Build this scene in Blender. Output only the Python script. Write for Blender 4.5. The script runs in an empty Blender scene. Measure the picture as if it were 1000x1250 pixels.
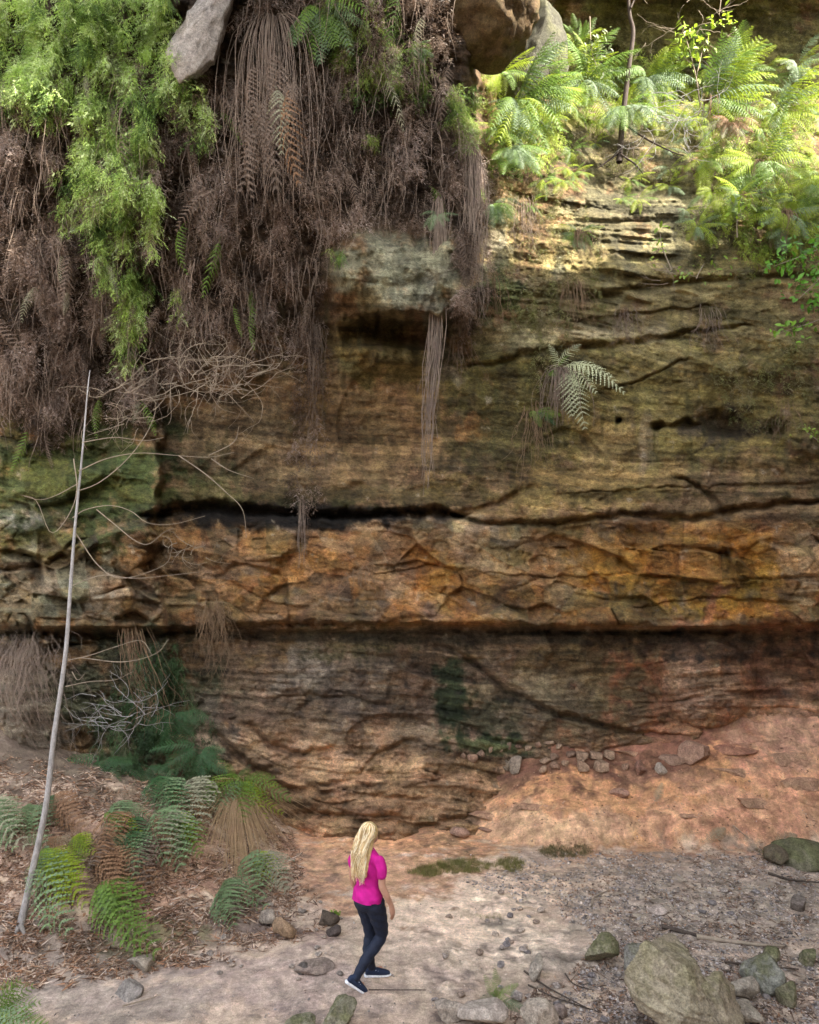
import bpy, bmesh, math, random
import numpy as np
from mathutils import Vector, Matrix, Euler
random.seed(7)
rng = np.random.default_rng(11)
S = bpy.context.scene
COL = S.collection
# ---------------------------------------------------------------- camera, light, exposure
F = 833.0; HY = 724.0; H = 4.0            # focal length, horizon row and eye height (photo pixels / metres)
cam = bpy.data.cameras.new('camera'); cam_o = bpy.data.objects.new('camera', cam); COL.objects.link(cam_o)
cam_o.location = (0, 0, H); cam_o.rotation_euler = (math.radians(90), 0, 0)
cam.sensor_fit = 'VERTICAL'; cam.sensor_height = 36; cam.lens = 36 * F / 1250
cam.shift_y = (HY - 625) / 1250; cam.clip_start = 0.05; cam.clip_end = 500
S.camera = cam_o
SUN = Vector((0.60, -0.35, 0.72)).normalized()
world = bpy.data.worlds.new('World'); S.world = world; world.use_nodes = True
wn = world.node_tree; bg = wn.nodes['Background']
sky = wn.nodes.new('ShaderNodeTexSky'); sky.sky_type = 'NISHITA'; sky.sun_disc = False
sky.sun_elevation = math.asin(SUN.z); sky.sun_rotation = math.atan2(SUN.x, SUN.y)
sky.air_density = 1.0; sky.dust_density = 3.0; sky.ozone_density = 1.0
hz = wn.nodes.new('ShaderNodeHueSaturation'); hz.inputs['Saturation'].default_value = .42      # milky, hazy daylight
wn.links.new(sky.outputs[0], hz.inputs['Color']); wn.links.new(hz.outputs[0], bg.inputs[0]); bg.inputs[1].default_value = 0.15
sl = bpy.data.lights.new('sun', 'SUN'); sl.energy = 3.7; sl.angle = math.radians(0.5); sl.color = (1, .93, .82)
so = bpy.data.objects.new('sun', sl); COL.objects.link(so); so.location = (10, -5, 20)
so.rotation_euler = SUN.to_track_quat('Z', 'Y').to_euler()
S.view_settings.view_transform = 'Standard'; S.view_settings.look = 'None'
S.view_settings.exposure = 2.78; S.view_settings.gamma = 1
S.cycles.max_bounces = 5; S.cycles.diffuse_bounces = 4; S.cycles.transmission_bounces = 3

# ---------------------------------------------------------------- numpy helpers
def sm(a, b, x):
    t = np.clip((x - a) / (b - a), 0, 1); return t * t * (3 - 2 * t)
def _h(i, j, k):
    n = (i.astype(np.int64) * 374761393 + j.astype(np.int64) * 668265263 + k.astype(np.int64) * 2147483647 * 3 + 12345) & 0xffffffff
    n = ((n ^ (n >> 13)) * 1274126177) & 0xffffffff
    n = ((n ^ (n >> 16)) * 2246822519) & 0xffffffff
    return ((n ^ (n >> 15)) & 0xffff) / 32767.5 - 1.0
def n2(x, y, s=0):
    x = np.asarray(x, float); y = np.asarray(y, float)
    xi = np.floor(x); yi = np.floor(y); fx = x - xi; fy = y - yi
    k = np.full(xi.shape, s * 7 + 3)
    def g(dx, dy):
        a = _h(xi + dx, yi + dy, k) * math.pi
        return np.cos(a) * (fx - dx) + np.sin(a) * (fy - dy)
    u = fx * fx * fx * (fx * (fx * 6 - 15) + 10); v = fy * fy * fy * (fy * (fy * 6 - 15) + 10)
    a = g(0, 0); b = g(1, 0); c = g(0, 1); d = g(1, 1)
    return ((a + (b - a) * u) * (1 - v) + (c + (d - c) * u) * v) * 1.4
def fbm(x, y, s=0, o=4, gain=.5):
    r = 0; a = 1
    for i in range(o):
        r = r + a * n2(x, y, s + i * 5); x = x * 2.03 + 17.1; y = y * 2.03 - 9.7; a *= gain
    return r
def ridge(x, y, s=0, o=3):
    r = 0; a = 1
    for i in range(o):
        r = r + a * (1 - 2 * np.abs(n2(x, y, s + i * 5))); x = x * 2.1 + 3; y = y * 2.1 + 5; a *= .5
    return r
def n3(x, y, z, s=0):
    return (n2(x + z * .37, y - z * .53, s) + n2(y + 31 - x * .41, z + x * .29, s + 1) + n2(z - y * .33, x + 7 + y * .47, s + 2)) / 2
def voro(x, y, s=0, jit=.9):
    xi = np.floor(x); yi = np.floor(y)
    f1 = np.full(x.shape, 9.); f2 = np.full(x.shape, 9.); cid = np.zeros(x.shape); cx = np.zeros(x.shape); cy = np.zeros(x.shape)
    for dx in (-1, 0, 1):
        for dy in (-1, 0, 1):
            i = xi + dx; j = yi + dy
            k = np.full(i.shape, s)
            px = i + .5 + jit * .5 * _h(i, j, k); py = j + .5 + jit * .5 * _h(i, j, k + 101)
            d = np.hypot(px - x, py - y); r = _h(i, j, k + 202)
            m = d < f1
            f2 = np.where(m, f1, np.minimum(f2, d)); f1 = np.where(m, d, f1)
            cid = np.where(m, r, cid); cx = np.where(m, px, cx); cy = np.where(m, py, cy)
    return f1, f2, cid, cx, cy
def inpoly(x, y, P):
    c = np.zeros(x.shape, bool); n = len(P)
    for i in range(n):
        x1, y1 = P[i]; x2, y2 = P[i - 1]
        if y1 == y2: continue
        c ^= ((y1 > y) != (y2 > y)) & (x < (x2 - x1) * (y - y1) / (y2 - y1) + x1)
    return c
def lin(c): return np.array([v / 12.92 if v < .04045 else ((v + .055) / 1.055) ** 2.4 for v in c])
def to3(px, py, Y):
    px = np.asarray(px, float); py = np.asarray(py, float); Y = np.asarray(Y, float)
    return np.stack([(px - 500) / F * Y, Y + 0 * px, H + (HY - py) / F * Y], -1)

# ---------------------------------------------------------------- materials
def new_mat(name):
    m = bpy.data.materials.new(name); m.use_nodes = True
    nt = m.node_tree; return m, nt, nt.nodes['Principled BSDF']
def nd(nt, t, **k):
    n = nt.nodes.new(t)
    for a, b in k.items(): setattr(n, a, b)
    return n
def rock_mat(name, fine=14., bump=.5, stretch=1.0, lo=.62, hi=1.25, dist=.03, col=None):
    m, nt, p = new_mat(name); L = nt.links.new
    tc = nd(nt, 'ShaderNodeTexCoord'); mp = nd(nt, 'ShaderNodeMapping'); mp.inputs['Scale'].default_value = (1, 1, stretch)
    L(tc.outputs['Object'], mp.inputs[0])
    if col is None:
        at = nd(nt, 'ShaderNodeAttribute', attribute_name='Col'); base = at.outputs['Color']
    else:
        rg = nd(nt, 'ShaderNodeRGB'); rg.outputs[0].default_value = (*col, 1); base = rg.outputs[0]
    n1 = nd(nt, 'ShaderNodeTexNoise'); n1.inputs['Scale'].default_value = fine; n1.inputs['Detail'].default_value = 8; n1.inputs['Roughness'].default_value = .72
    n2_ = nd(nt, 'ShaderNodeTexNoise'); n2_.inputs['Scale'].default_value = fine * .22; n2_.inputs['Detail'].default_value = 6; n2_.inputs['Roughness'].default_value = .65
    L(mp.outputs[0], n1.inputs[0]); L(tc.outputs['Object'], n2_.inputs[0])
    r1 = nd(nt, 'ShaderNodeMapRange'); r1.inputs[1].default_value = .3; r1.inputs[2].default_value = .7; r1.inputs[3].default_value = lo; r1.inputs[4].default_value = hi
    L(n1.outputs[0], r1.inputs[0])
    r2 = nd(nt, 'ShaderNodeMapRange'); r2.inputs[1].default_value = .3; r2.inputs[2].default_value = .7; r2.inputs[3].default_value = .78; r2.inputs[4].default_value = 1.2
    L(n2_.outputs[0], r2.inputs[0])
    mu = nd(nt, 'ShaderNodeMath', operation='MULTIPLY'); L(r1.outputs[0], mu.inputs[0]); L(r2.outputs[0], mu.inputs[1])
    n4 = nd(nt, 'ShaderNodeTexNoise'); n4.inputs['Scale'].default_value = fine * 3.6; n4.inputs['Detail'].default_value = 5; n4.inputs['Roughness'].default_value = .7
    L(mp.outputs[0], n4.inputs[0]); r4 = nd(nt, 'ShaderNodeMapRange'); r4.inputs[1].default_value = .32; r4.inputs[2].default_value = .68; r4.inputs[3].default_value = lo + .06; r4.inputs[4].default_value = hi + .05
    L(n4.outputs[0], r4.inputs[0]); mu4 = nd(nt, 'ShaderNodeMath', operation='MULTIPLY'); L(mu.outputs[0], mu4.inputs[0]); L(r4.outputs[0], mu4.inputs[1]); mu = mu4
    hs = nd(nt, 'ShaderNodeHueSaturation')
    rh = nd(nt, 'ShaderNodeMapRange'); rh.inputs[1].default_value = .3; rh.inputs[2].default_value = .7; rh.inputs[3].default_value = .485; rh.inputs[4].default_value = .515
    L(n2_.outputs[1], rh.inputs[0]); L(rh.outputs[0], hs.inputs['Hue'])
    L(mu.outputs[0], hs.inputs['Value']); L(base, hs.inputs['Color'])
    L(hs.outputs[0], p.inputs['Base Color'])
    b = nd(nt, 'ShaderNodeBump'); b.inputs['Strength'].default_value = bump; b.inputs['Distance'].default_value = dist
    hm = nd(nt, 'ShaderNodeMath', operation='MULTIPLY_ADD'); hm.inputs[1].default_value = .35; L(n4.outputs[0], hm.inputs[0]); L(n1.outputs[0], hm.inputs[2])
    L(hm.outputs[0], b.inputs['Height']); L(b.outputs[0], p.inputs['Normal'])
    p.inputs['Roughness'].default_value = .9; p.inputs['Specular IOR Level'].default_value = .25
    return m
def leaf_mat(name, col=None, trans=.35, rough=.55, var=.35, spec=.4):
    m, nt, p = new_mat(name); L = nt.links.new
    if col is None:
        at = nd(nt, 'ShaderNodeAttribute', attribute_name='Col'); base = at.outputs['Color']
    else:
        rg = nd(nt, 'ShaderNodeRGB'); rg.outputs[0].default_value = (*col, 1); base = rg.outputs[0]
    oi = nd(nt, 'ShaderNodeObjectInfo'); tc = nd(nt, 'ShaderNodeNewGeometry')
    nz = nd(nt, 'ShaderNodeTexNoise'); nz.inputs['Scale'].default_value = 9; nz.inputs['Detail'].default_value = 3
    L(tc.outputs['Position'], nz.inputs[0])
    ad = nd(nt, 'ShaderNodeMath', operation='MULTIPLY_ADD'); ad.inputs[1].default_value = var
    ad.inputs[2].default_value = 1 - var
    L(oi.outputs['Random'], ad.inputs[0])
    a2 = nd(nt, 'ShaderNodeMath', operation='ADD'); L(ad.outputs[0], a2.inputs[0]); L(nz.outputs[0], a2.inputs[1])
    a3 = nd(nt, 'ShaderNodeMath', operation='SUBTRACT'); L(a2.outputs[0], a3.inputs[0]); a3.inputs[1].default_value = .35
    hs = nd(nt, 'ShaderNodeHueSaturation'); L(base, hs.inputs['Color']); L(a3.outputs[0], hs.inputs['Value'])
    L(hs.outputs[0], p.inputs['Base Color']); p.inputs['Roughness'].default_value = rough; p.inputs['Specular IOR Level'].default_value = spec
    tr = nd(nt, 'ShaderNodeBsdfTranslucent'); mx = nd(nt, 'ShaderNodeMixShader'); mx.inputs[0].default_value = trans
    L(hs.outputs[0], tr.inputs[0]); L(p.outputs[0], mx.inputs[1]); L(tr.outputs[0], mx.inputs[2])
    L(mx.outputs[0], nt.nodes['Material Output'].inputs[0])
    return m
M = {}
M['cliff'] = rock_mat('cliff_sandstone', 11, 1., 1.7, .48, 1.42, .07)
M['ground'] = rock_mat('dirt', 22, .7, 1, .62, 1.25, .03)
M['rock'] = rock_mat('boulder_stone', 16, .9, 1, .55, 1.36, .04)
M['veg'] = leaf_mat('hanging_fern_leaf', None, .38, .5, .0)
M['dry'] = leaf_mat('dry_litter', None, .12, .8, .0, .15)
M['green'] = leaf_mat('frond_green', (.15, .25, .035), .4)
M['yellow'] = leaf_mat('frond_yellow_green', (.34, .43, .035), .52)
M['grey'] = leaf_mat('frond_grey_green', (.155, .225, .10), .3)
M['deep'] = leaf_mat('frond_deep_green', (.045, .11, .035), .3)
M['pale'] = leaf_mat('frond_pale', (.27, .26, .165), .2, .8)
M['rust'] = leaf_mat('frond_rust', (.22, .12, .06), .2, .8)
M['cream'] = leaf_mat('frond_sunlit_cream', (.48, .50, .30), .35, .7)  # brightened to stand in for sun falling on the mid-wall fern
M['dusk'] = leaf_mat('frond_dusk_brown', (.15, .105, .075), .2, .8)
M['bark'] = rock_mat('grey_bark', 30, .5, .3, .7, 1.2, .01, (.30, .28, .26))
M['bark_dark'] = rock_mat('dark_bark', 30, .5, .3, .7, 1.2, .01, (.07, .052, .04))
M['twig'] = rock_mat('twig_bark', 30, .3, .3, .8, 1.2, .01, (.27, .215, .155))
M['root'] = rock_mat('root_fibre', 30, .3, .3, .7, 1.2, .01, (.22, .165, .125))
M['straw_light'] = rock_mat('pale_straw', 30, .3, .3, .7, 1.2, .01, (.40, .27, .15))
M['straw'] = rock_mat('dead_straw', 30, .3, .3, .7, 1.2, .01, (.22, .145, .085))

# ---------------------------------------------------------------- mesh helpers
def mk(name, V, Fc, mat, col=None, parent=None, smooth=False, label=None, cat=None, group=None, kind=None, link=True):
    V = np.asarray(V, np.float32).reshape(-1, 3); Fc = np.asarray(Fc, np.int32)
    me = bpy.data.meshes.new(name); n, k = Fc.shape
    me.vertices.add(len(V)); me.vertices.foreach_set('co', V.ravel())
    me.loops.add(n * k); me.loops.foreach_set('vertex_index', Fc.ravel())
    me.polygons.add(n); me.polygons.foreach_set('loop_start', np.arange(n, dtype=np.int32) * k)
    me.polygons.foreach_set('loop_total', np.full(n, k, np.int32))
    if smooth: me.polygons.foreach_set('use_smooth', np.ones(n, bool))
    me.update(calc_edges=True)
    if col is not None:
        c = np.ones((len(V), 4), np.float32); c[:, :3] = np.clip(col, 0, 1)
        a = me.color_attributes.new('Col', 'FLOAT_COLOR', 'POINT'); a.data.foreach_set('color', c.ravel())
    if mat: me.materials.append(mat)
    if not link: return me
    o = bpy.data.objects.new(name, me); COL.objects.link(o)
    if parent: o.parent = parent
    tag(o, label, cat, group, kind); return o
def tag(o, label=None, cat=None, group=None, kind=None):
    for k, v in (('label', label), ('category', cat), ('group', group), ('kind', kind)):
        if v: o[k] = v
    return o
def empty(name, loc, label=None, cat=None, group=None):
    o = bpy.data.objects.new(name, None); COL.objects.link(o); o.location = loc; o.empty_display_size = .1
    return tag(o, label, cat, group)
def inst(name, me, parent=None, mw=None):
    o = bpy.data.objects.new(name, me); COL.objects.link(o)
    if parent: o.parent = parent
    if mw is not None: o.matrix_basis = mw
    return o
def grid_faces(nr, nc):
    i = np.arange(nr * nc).reshape(nr, nc)
    return np.stack([i[:-1, :-1], i[1:, :-1], i[1:, 1:], i[:-1, 1:]], -1).reshape(-1, 4)
def tubes(paths, radii, sides=4):
    """paths: list of (n,3) arrays; radii: list of (r0,r1)"""
    Vs = []; Fs = []; off = 0
    for P, (r0, r1) in zip(paths, radii):
        P = np.asarray(P, float); n = len(P)
        T = np.gradient(P, axis=0); T /= np.linalg.norm(T, axis=1, keepdims=True) + 1e-9
        up = np.array([.31, .52, .79]); A = np.cross(T, up); A /= np.linalg.norm(A, axis=1, keepdims=True) + 1e-9
        B = np.cross(T, A); r = np.linspace(r0, r1, n)[:, None, None]
        an = np.arange(sides) * 2 * math.pi / sides
        V = P[:, None] + r * (A[:, None] * np.cos(an)[None, :, None] + B[:, None] * np.sin(an)[None, :, None])
        Vs.append(V.reshape(-1, 3))
        i = np.arange(n - 1)[:, None] * sides; j = np.arange(sides)[None]; j2 = (j + 1) % sides
        Fs.append(np.stack([i + j, i + j2, i + sides + j2, i + sides + j], -1).reshape(-1, 4) + off); off += n * sides
    return np.concatenate(Vs), np.concatenate(Fs)
def spline(P, n=12):
    P = np.asarray(P, float); m = len(P)
    t = np.linspace(0, m - 1, n); i = np.clip(t.astype(int), 0, m - 2); f = (t - i)[:, None]
    Q = np.vstack([2 * P[0] - P[1], P, 2 * P[-1] - P[-2]])
    a, b, c, d = Q[i], Q[i + 1], Q[i + 2], Q[i + 3]
    return .5 * (2 * b + (c - a) * f + (2 * a - 5 * b + 4 * c - d) * f ** 2 + (3 * b - a - 3 * c + d) * f ** 3)

# ---------------------------------------------------------------- ground height
def gz(x, y):
    x = np.asarray(x, float); y = np.asarray(y, float)
    z = 2.4 * sm(4.7, 0, y)
    a = -1.85 - x - .25 * n2(y * .7, x * .2, 3); b = y - (7.15 + (x + 4.2) * .33) + .25 * n2(x * .8, y * .5, 4)
    k = .5; hh = np.clip(.5 + .5 * (b - a) / k, 0, 1); s = b * (1 - hh) + a * hh - k * hh * (1 - hh)
    s = np.maximum(s, 0); z = z + np.where(s < 3.4, s * .42 * sm(0, .6, s), s * .42) * sm(14.5, 13, y)
    st = 11.55 - .95 * sm(.4, 2.2, x); sl_ = .42 + .16 * sm(.6, 2.6, x) + .080 * np.maximum(x - 2.5, 0)
    q = np.maximum(y - st - .15 * n2(x * .9, y * .2, 8), 0)
    z = z + sm(-1.8, 2.0, x) * q * sl_ * sm(0, .35, q)
    z = z + .035 * fbm(x * 1.3, y * 1.3, 21, 3) + .012 * fbm(x * 6, y * 6, 22, 3)
    bank = sm(0, .5, s); z = z + bank * .05 * fbm(x * 3, y * 3, 25, 4)
    rb = sm(.1, .5, q) * sm(-1.6, .2, x)
    z = z + rb * (.035 * ridge(x * .7, y * 4.5, 26, 4) + .022 * fbm(x * 2.4, y * 5, 27, 5, .6))
    return z
def ghit(px, py):
    """where the ray through a photo pixel meets the ground"""
    Ys = np.linspace(4.5, 15, 900); p = to3(np.full(900, px), np.full(900, py), Ys)
    d = p[:, 2] - gz(p[:, 0], p[:, 1]); i = np.argmax(d < 0) if (d < 0).any() else 899
    return p[i]

# ---------------------------------------------------------------- cliff depth
CX = [-420, 0, 188, 200, 400, 560, 600, 660, 760, 850, 1000, 1400]
TAB = {  # rows above the frame: unseen overhang, shaped to shade the wall below
 -1500: [7.0, 7.0, 7.0, 7.0, 7.0, 7.1, 7.2, 7.4, 9.5, 10.5, 11.0, 11.5],
 -620: [7.2, 7.2, 7.2, 7.2, 7.2, 7.3, 7.6, 8.4, 10.8, 11.0, 11.2, 11.5],
 -300: [8.4, 8.4, 8.5, 8.5, 8.6, 8.8, 9.2, 10.2, 12.0, 12.2, 12.3, 12.2],
 -90:  [9.5, 9.5, 9.6, 9.6, 9.8, 10.2, 10.9, 11.8, 13.0, 13.2, 13.2, 13.0],
 -50:  [9.6, 9.7, 9.8, 9.8, 10., 10.4, 11.2, 13.2, 13.9, 14.0, 14.0, 13.4],
 20:   [9.8, 9.9, 10.1, 10.2, 10.5, 10.9, 12.2, 14.3, 14.9, 15.0, 14.8, 14.0],
 110:  [9.9, 10.0, 10.2, 10.3, 10.7, 11.1, 12.6, 13.9, 14.8, 14.9, 14.4, 13.6],
 200:  [10.0, 10.2, 10.4, 10.5, 10.8, 11.2, 12.4, 12.9, 13.2, 13.2, 13.1, 12.6],
 300:  [10.2, 10.5, 10.8, 10.9, 11.1, 11.5, 12.2, 12.5, 12.6, 12.6, 12.6, 12.1],
 345:  [10.4, 10.7, 11.1, 11.2, 11.4, 11.8, 12.1, 12.3, 12.35, 12.4, 12.4, 12.0],
 410:  [10.8, 11.0, 11.5, 11.6, 11.9, 12.1, 12.2, 12.3, 12.3, 12.3, 12.3, 11.9],
 520:  [11.2, 11.3, 11.6, 12.1, 12.2, 12.3, 12.4, 12.4, 12.3, 12.3, 12.2, 11.8],
 600:  [11.0, 11.1, 11.2, 12.2, 12.2, 12.2, 12.2, 12.1, 12.1, 12.1, 12.1, 11.7],
 650:  [10.8, 10.9, 11.0, 11.9, 12.0, 12.0, 12.0, 12.0, 11.9, 11.9, 11.9, 11.5],
 758:  [10.8, 10.8, 11.0, 11.5, 11.7, 11.8, 11.8, 11.8, 11.7, 11.7, 11.6, 11.3],
 764:  [10.8, 10.8, 11.0, 11.5, 11.7, 11.8, 11.8, 11.8, 11.7, 11.7, 11.6, 11.3],
 772:  [11.2, 11.2, 11.7, 12.0, 12.3, 12.5, 12.5, 12.5, 12.5, 12.5, 12.3, 12.0],
 850:  [10.9, 10.9, 11.7, 12.0, 12.2, 12.4, 12.5, 12.5, 12.6, 12.6, 12.5, 12.0],
 920:  [10.5, 10.7, 11.5, 11.7, 11.9, 12.1, 12.3, 12.3, 12.4, 12.4, 12.4, 12.0],
 1010: [10.2, 10.5, 11.0, 11.2, 11.6, 11.8, 11.9, 12.1, 12.3, 12.3, 12.3, 12.0],
 1200: [9.8, 10.2, 10.8, 11.0, 11.3, 11.5, 11.8, 12.1, 12.2, 12.2, 12.2, 12.0]}
RY = sorted(TAB); TB = np.array([TAB[r] for r in RY])
def pl(px, pts):
    return np.interp(px, [p[0] for p in pts], [p[1] for p in pts])
SEAMS = [  # polyline, half width px, depth m
 ([(188, 628), (240, 620), (330, 626), (430, 630), (530, 622), (560, 628)], [(188, 4), (240, 10), (300, 8), (370, 3), (430, 7), (480, 3), (530, 5), (560, 2)], .6),
 ([(540, 626), (600, 640), (690, 638), (760, 628), (850, 634), (900, 622), (960, 614), (1400, 610)], [(540, 2.5), (860, 4.5), (1000, 3)], .28),
 ([(470, 632), (560, 628), (610, 614), (648, 596)], [(470, 2), (640, 5)], .2),
 ([(835, 584), (855, 596), (872, 612), (884, 626)], [(835, 2), (884, 5)], .2),
 ([(-400, 770), (0, 772), (120, 778), (250, 768), (350, 762), (700, 768), (860, 770), (1000, 764), (1400, 760)], [(0, 4), (200, 5), (350, 3), (600, 5), (800, 3), (1400, 4)], .3),
 ([(-400, 500), (-200, 640), (0, 696), (60, 690), (90, 660)], [(0, 3), (90, 2)], .12),
 ([(570, 446), (610, 444), (640, 432), (700, 424), (760, 420), (850, 405), (905, 398)], [(570, 2), (700, 5), (905, 2)], .18),
 ([(590, 356), (660, 362), (720, 362), (790, 350), (850, 343), (1000, 334)], [(590, 2), (720, 5), (1000, 3)], .2),
 ([(700, 392), (800, 380), (860, 374)], [(700, 1.5), (860, 1.5)], .08),
 ([(745, 475), (790, 462), (830, 440)], [(745, 1.5), (830, 1.5)], .1),
 ([(700, 602), (800, 596), (1000, 590)], [(700, 1), (1000, 2)], .06),
 ([(300, 690), (340, 700), (356, 730), (352, 757)], [(300, 2), (352, 2)], .14),
 ([(220, 700), (250, 720), (262, 758)], [(220, 2), (262, 3)], .16),
 ([(320, 852), (420, 850), (470, 860)], [(320, 1.5), (470, 2)], .07),
 ([(266, 896), (286, 920), (310, 936), (345, 962), (400, 968)], [(266, 4), (345, 5), (400, 3)], .26),
 ([(308, 886), (330, 910), (372, 922), (400, 915)], [(308, 3), (400, 4)], .2),
 ([(440, 945), (460, 920), (500, 905)], [(440, 3), (500, 2)], .1),
 ([(545, 790), (580, 810), (620, 845), (680, 872), (760, 892), (830, 900)], [(545, 3), (620, 4), (830, 3)], .24),
 ([(560, 880), (600, 902), (640, 908)], [(560, 2), (640, 2)], .08),
 ([(370, 994), (430, 1001), (480, 1004), (520, 1010), (560, 1000)], [(370, 5), (480, 6), (560, 4)], .22),
 ([(390, 958), (430, 952), (450, 960)], [(390, 4), (450, 3)], .15),
 ([(440, 970), (500, 976)], [(440, 3), (500, 2)], .1),
 ([(600, 700), (680, 706), (760, 700), (860, 712), (990, 704)], [(600, 1), (860, 2)], .07),
 ([(780, 742), (860, 730), (960, 736)], [(780, 1), (960, 2)], .07),
 ([(470, 700), (520, 690), (560, 694)], [(470, 1), (560, 2)], .07),
]
def cliffD(px, py, fine=True):
    px = np.asarray(px, float); py = np.asarray(py, float)
    U = (px - 500) / 69.4; V = (HY - py) / 69.4 + 4
    wx = px + 24 * fbm(U * .8, V * .8, 31, 5); wy = py + 8 * fbm(U * .9, V * .9, 32, 3) * sm(0, 40, np.abs(py - 768))
    ci = np.clip(np.searchsorted(CX, wx) - 1, 0, len(CX) - 2); ri = np.clip(np.searchsorted(RY, wy) - 1, 0, len(RY) - 2)
    cx = np.array(CX, float); ry = np.array(RY, float)
    fu = sm(0, 1, (wx - cx[ci]) / (cx[ci + 1] - cx[ci])); fv = np.clip((wy - ry[ri]) / (ry[ri + 1] - ry[ri]), 0, 1)
    Y = (TB[ri, ci] * (1 - fu) + TB[ri, ci + 1] * fu) * (1 - fv) + (TB[ri + 1, ci] * (1 - fu) + TB[ri + 1, ci + 1] * fu) * fv
    # outcrop in the middle
    ox = px + 26 * fbm(U * 1.1, V * 1.1, 35, 3); oy = py + 16 * fbm(U * 1.3, V * .6, 36, 3)
    oc = np.minimum.reduce([sm(385, 470, ox - (oy - 330) * .5), sm(590, 555, ox), sm(245, 310, oy), sm(388, 372, oy + np.maximum(480 - ox, 0) * .22)])
    Y = Y - oc * (.25 + 1.05 * sm(255, 378, oy)) + .35 * sm(380, 392, oy) * sm(440, 395, oy) * sm(400, 430, px) * sm(585, 550, px)
    # hollow under it and its lip
    Y = Y + .45 * np.exp(-(((px - 487) / 42) ** 2 + ((py - 408) / 13) ** 2) ** 1.5) + .3 * np.exp(-(((px - 470) / 28) ** 2 + ((py - 398) / 16) ** 2))
    Y = Y - .35 * sm(400, 440, px) * sm(560, 520, px) * sm(419, 427, py) * sm(470, 430, py)
    # dark holes at right
    for (a, b, c, d, e) in ((882, 519, 32, 15, .5), (835, 519, 16, 6, .35), (805, 520, 9, 5, .4), (948, 522, 14, 10, .5), (985, 545, 20, 14, -.25), (756, 514, 4, 3, .3)):
        Y = Y + e * np.exp(-(((px - a) / c) ** 2 + ((py - b + 5 * n2(px / 14, py / 14, 9)) / d) ** 2) ** 2)
    # overlapping scallop bulges
    for (a, b, c, d, e) in ((865, 835, 60, 55, .5), (960, 820, 45, 50, -.25), (720, 870, 90, 45, .2), (560, 850, 90, 50, -.1), (330, 700, 80, 50, .1), (480, 520, 70, 80, -.25), (480, 905, 60, 35, -.2),
                            (600, 380, 40, 40, .1), (150, 720, 40, 50, .1), (610, 640, 50, 30, .12), (840, 690, 80, 35, .12), (60, 860, 70, 70, .25), (690, 610, 60, 35, .2), (790, 610, 50, 40, .1)):
        r = ((px - a) / c) ** 2 + ((py - b) / d) ** 2; Y = Y - e * np.sqrt(np.clip(1 - r, 0, 1)) * sm(1, .9, r)
    for pts, ws, dep in SEAMS:
        x0, x1 = pts[0][0], pts[-1][0]
        m = (px > x0 - 30) & (px < x1 + 30) & (np.abs(py - pl(px, pts)) < 60)
        if not m.any(): continue
        q = px[m]; yy = pl(q, pts) + 3.2 * n2(q / 23, q * 0 + dep * 50, 12) + 1.2 * n2(q / 6, q * 0 + dep * 50, 13)
        slope = np.abs(np.gradient([p[1] for p in pts], [p[0] for p in pts])); sp = np.interp(q, [p[0] for p in pts], slope)
        w = pl(q, ws) * (1 + .5 * n2(q / 17, q * 0 + 3, 14)) * np.sqrt(1 + sp ** 2)
        e = sm(x0 - 25, x0 + 5, q) * sm(x1 + 25, x1 - 5, q)
        Y[m] += dep * e * np.exp(-np.abs((py[m] - yy) / w) ** 2.5)
        Y[m] -= .05 * e * np.exp(-((py[m] - yy + 2.2 * w) / (1.6 * w + 2)) ** 2)
    # flat ledges stepping out at the wall foot
    fe = sm(350, 390, px) * sm(640, 560, px)
    for yy_, d_ in ((951, .12), (974, .14), (998, .16)):
        ly = yy_ + 5 * n2(px / 38, px * 0 + yy_, 19) + (px - 460) * .05
        Y = Y - fe * d_ * sm(ly, ly + 2.5, py)
    # fractured blocks
    mid = sm(632, 650, py) * sm(768, 755, py)
    tl = sm(215, 150, px) * sm(480, 560, py) * sm(1000, 900, py)
    low = sm(768, 790, py)
    for (sx, sy, seed, am) in ((.65, 1.15, 1, .26), (1.5, 2.4, 2, .12), (3.6, 5.5, 3, .045), (8, 12, 4, .016)):
        wU = U + .12 * n2(U * .9, V * .9, 40) + .10 * V; wV = V + .12 * n2(U * .9, V * .9, 41) + .05 * U
        f1, f2, cid, ccx, ccy = voro(wU * sx, wV * sy, seed)
        h3 = np.modf(cid * 91.7)[0]; h4 = np.modf(cid * 37.3)[0]
        off = cid * .5 + h3 * (wU * sx - ccx) * 1.1 + h4 * (wV * sy - ccy) * 1.3
        gate = .35 + 1.3 * sm(-.4, .5, n2(U * .9, V * 1.4, 44 + seed))
        amp = am * (.28 + .75 * mid + .5 * tl + .22 * low) * gate
        Y = Y - amp * off * sm(0, .12, f2 - f1) + am * .25 * sm(.07, 0, f2 - f1) * mid * sm(.1, .5, n2(U * 1.1, V * 1.6, 47 + seed))
    # strata
    tilt = .10 * U * sm(700, 500, py) - .15 * n2(U * .35, V * .3, 50) * 2 - .35 * sm(790, 900, py) * np.abs(U - 2.5) * .25
    sv = V + tilt
    st = n2(U * .35, sv * 5, 51) * .5 + n2(U * .8, sv * 12, 52) * .35 + n2(U * 1.6, sv * 26, 53) * .22
    right = sm(570, 640, px) * sm(200, 250, py) * sm(600, 400, py)
    yb = sm(600, 660, px) * sm(900, 800, px) * sm(250, 275, py) * sm(430, 405, py)
    g2 = .25 + 1.1 * sm(-.3, .6, fbm(U * .5, V * .8, 57, 3))
    amp = (.03 + .025 * right + .10 * yb + .05 * low - .01 * mid) * g2
    Y = Y - amp * st
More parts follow.
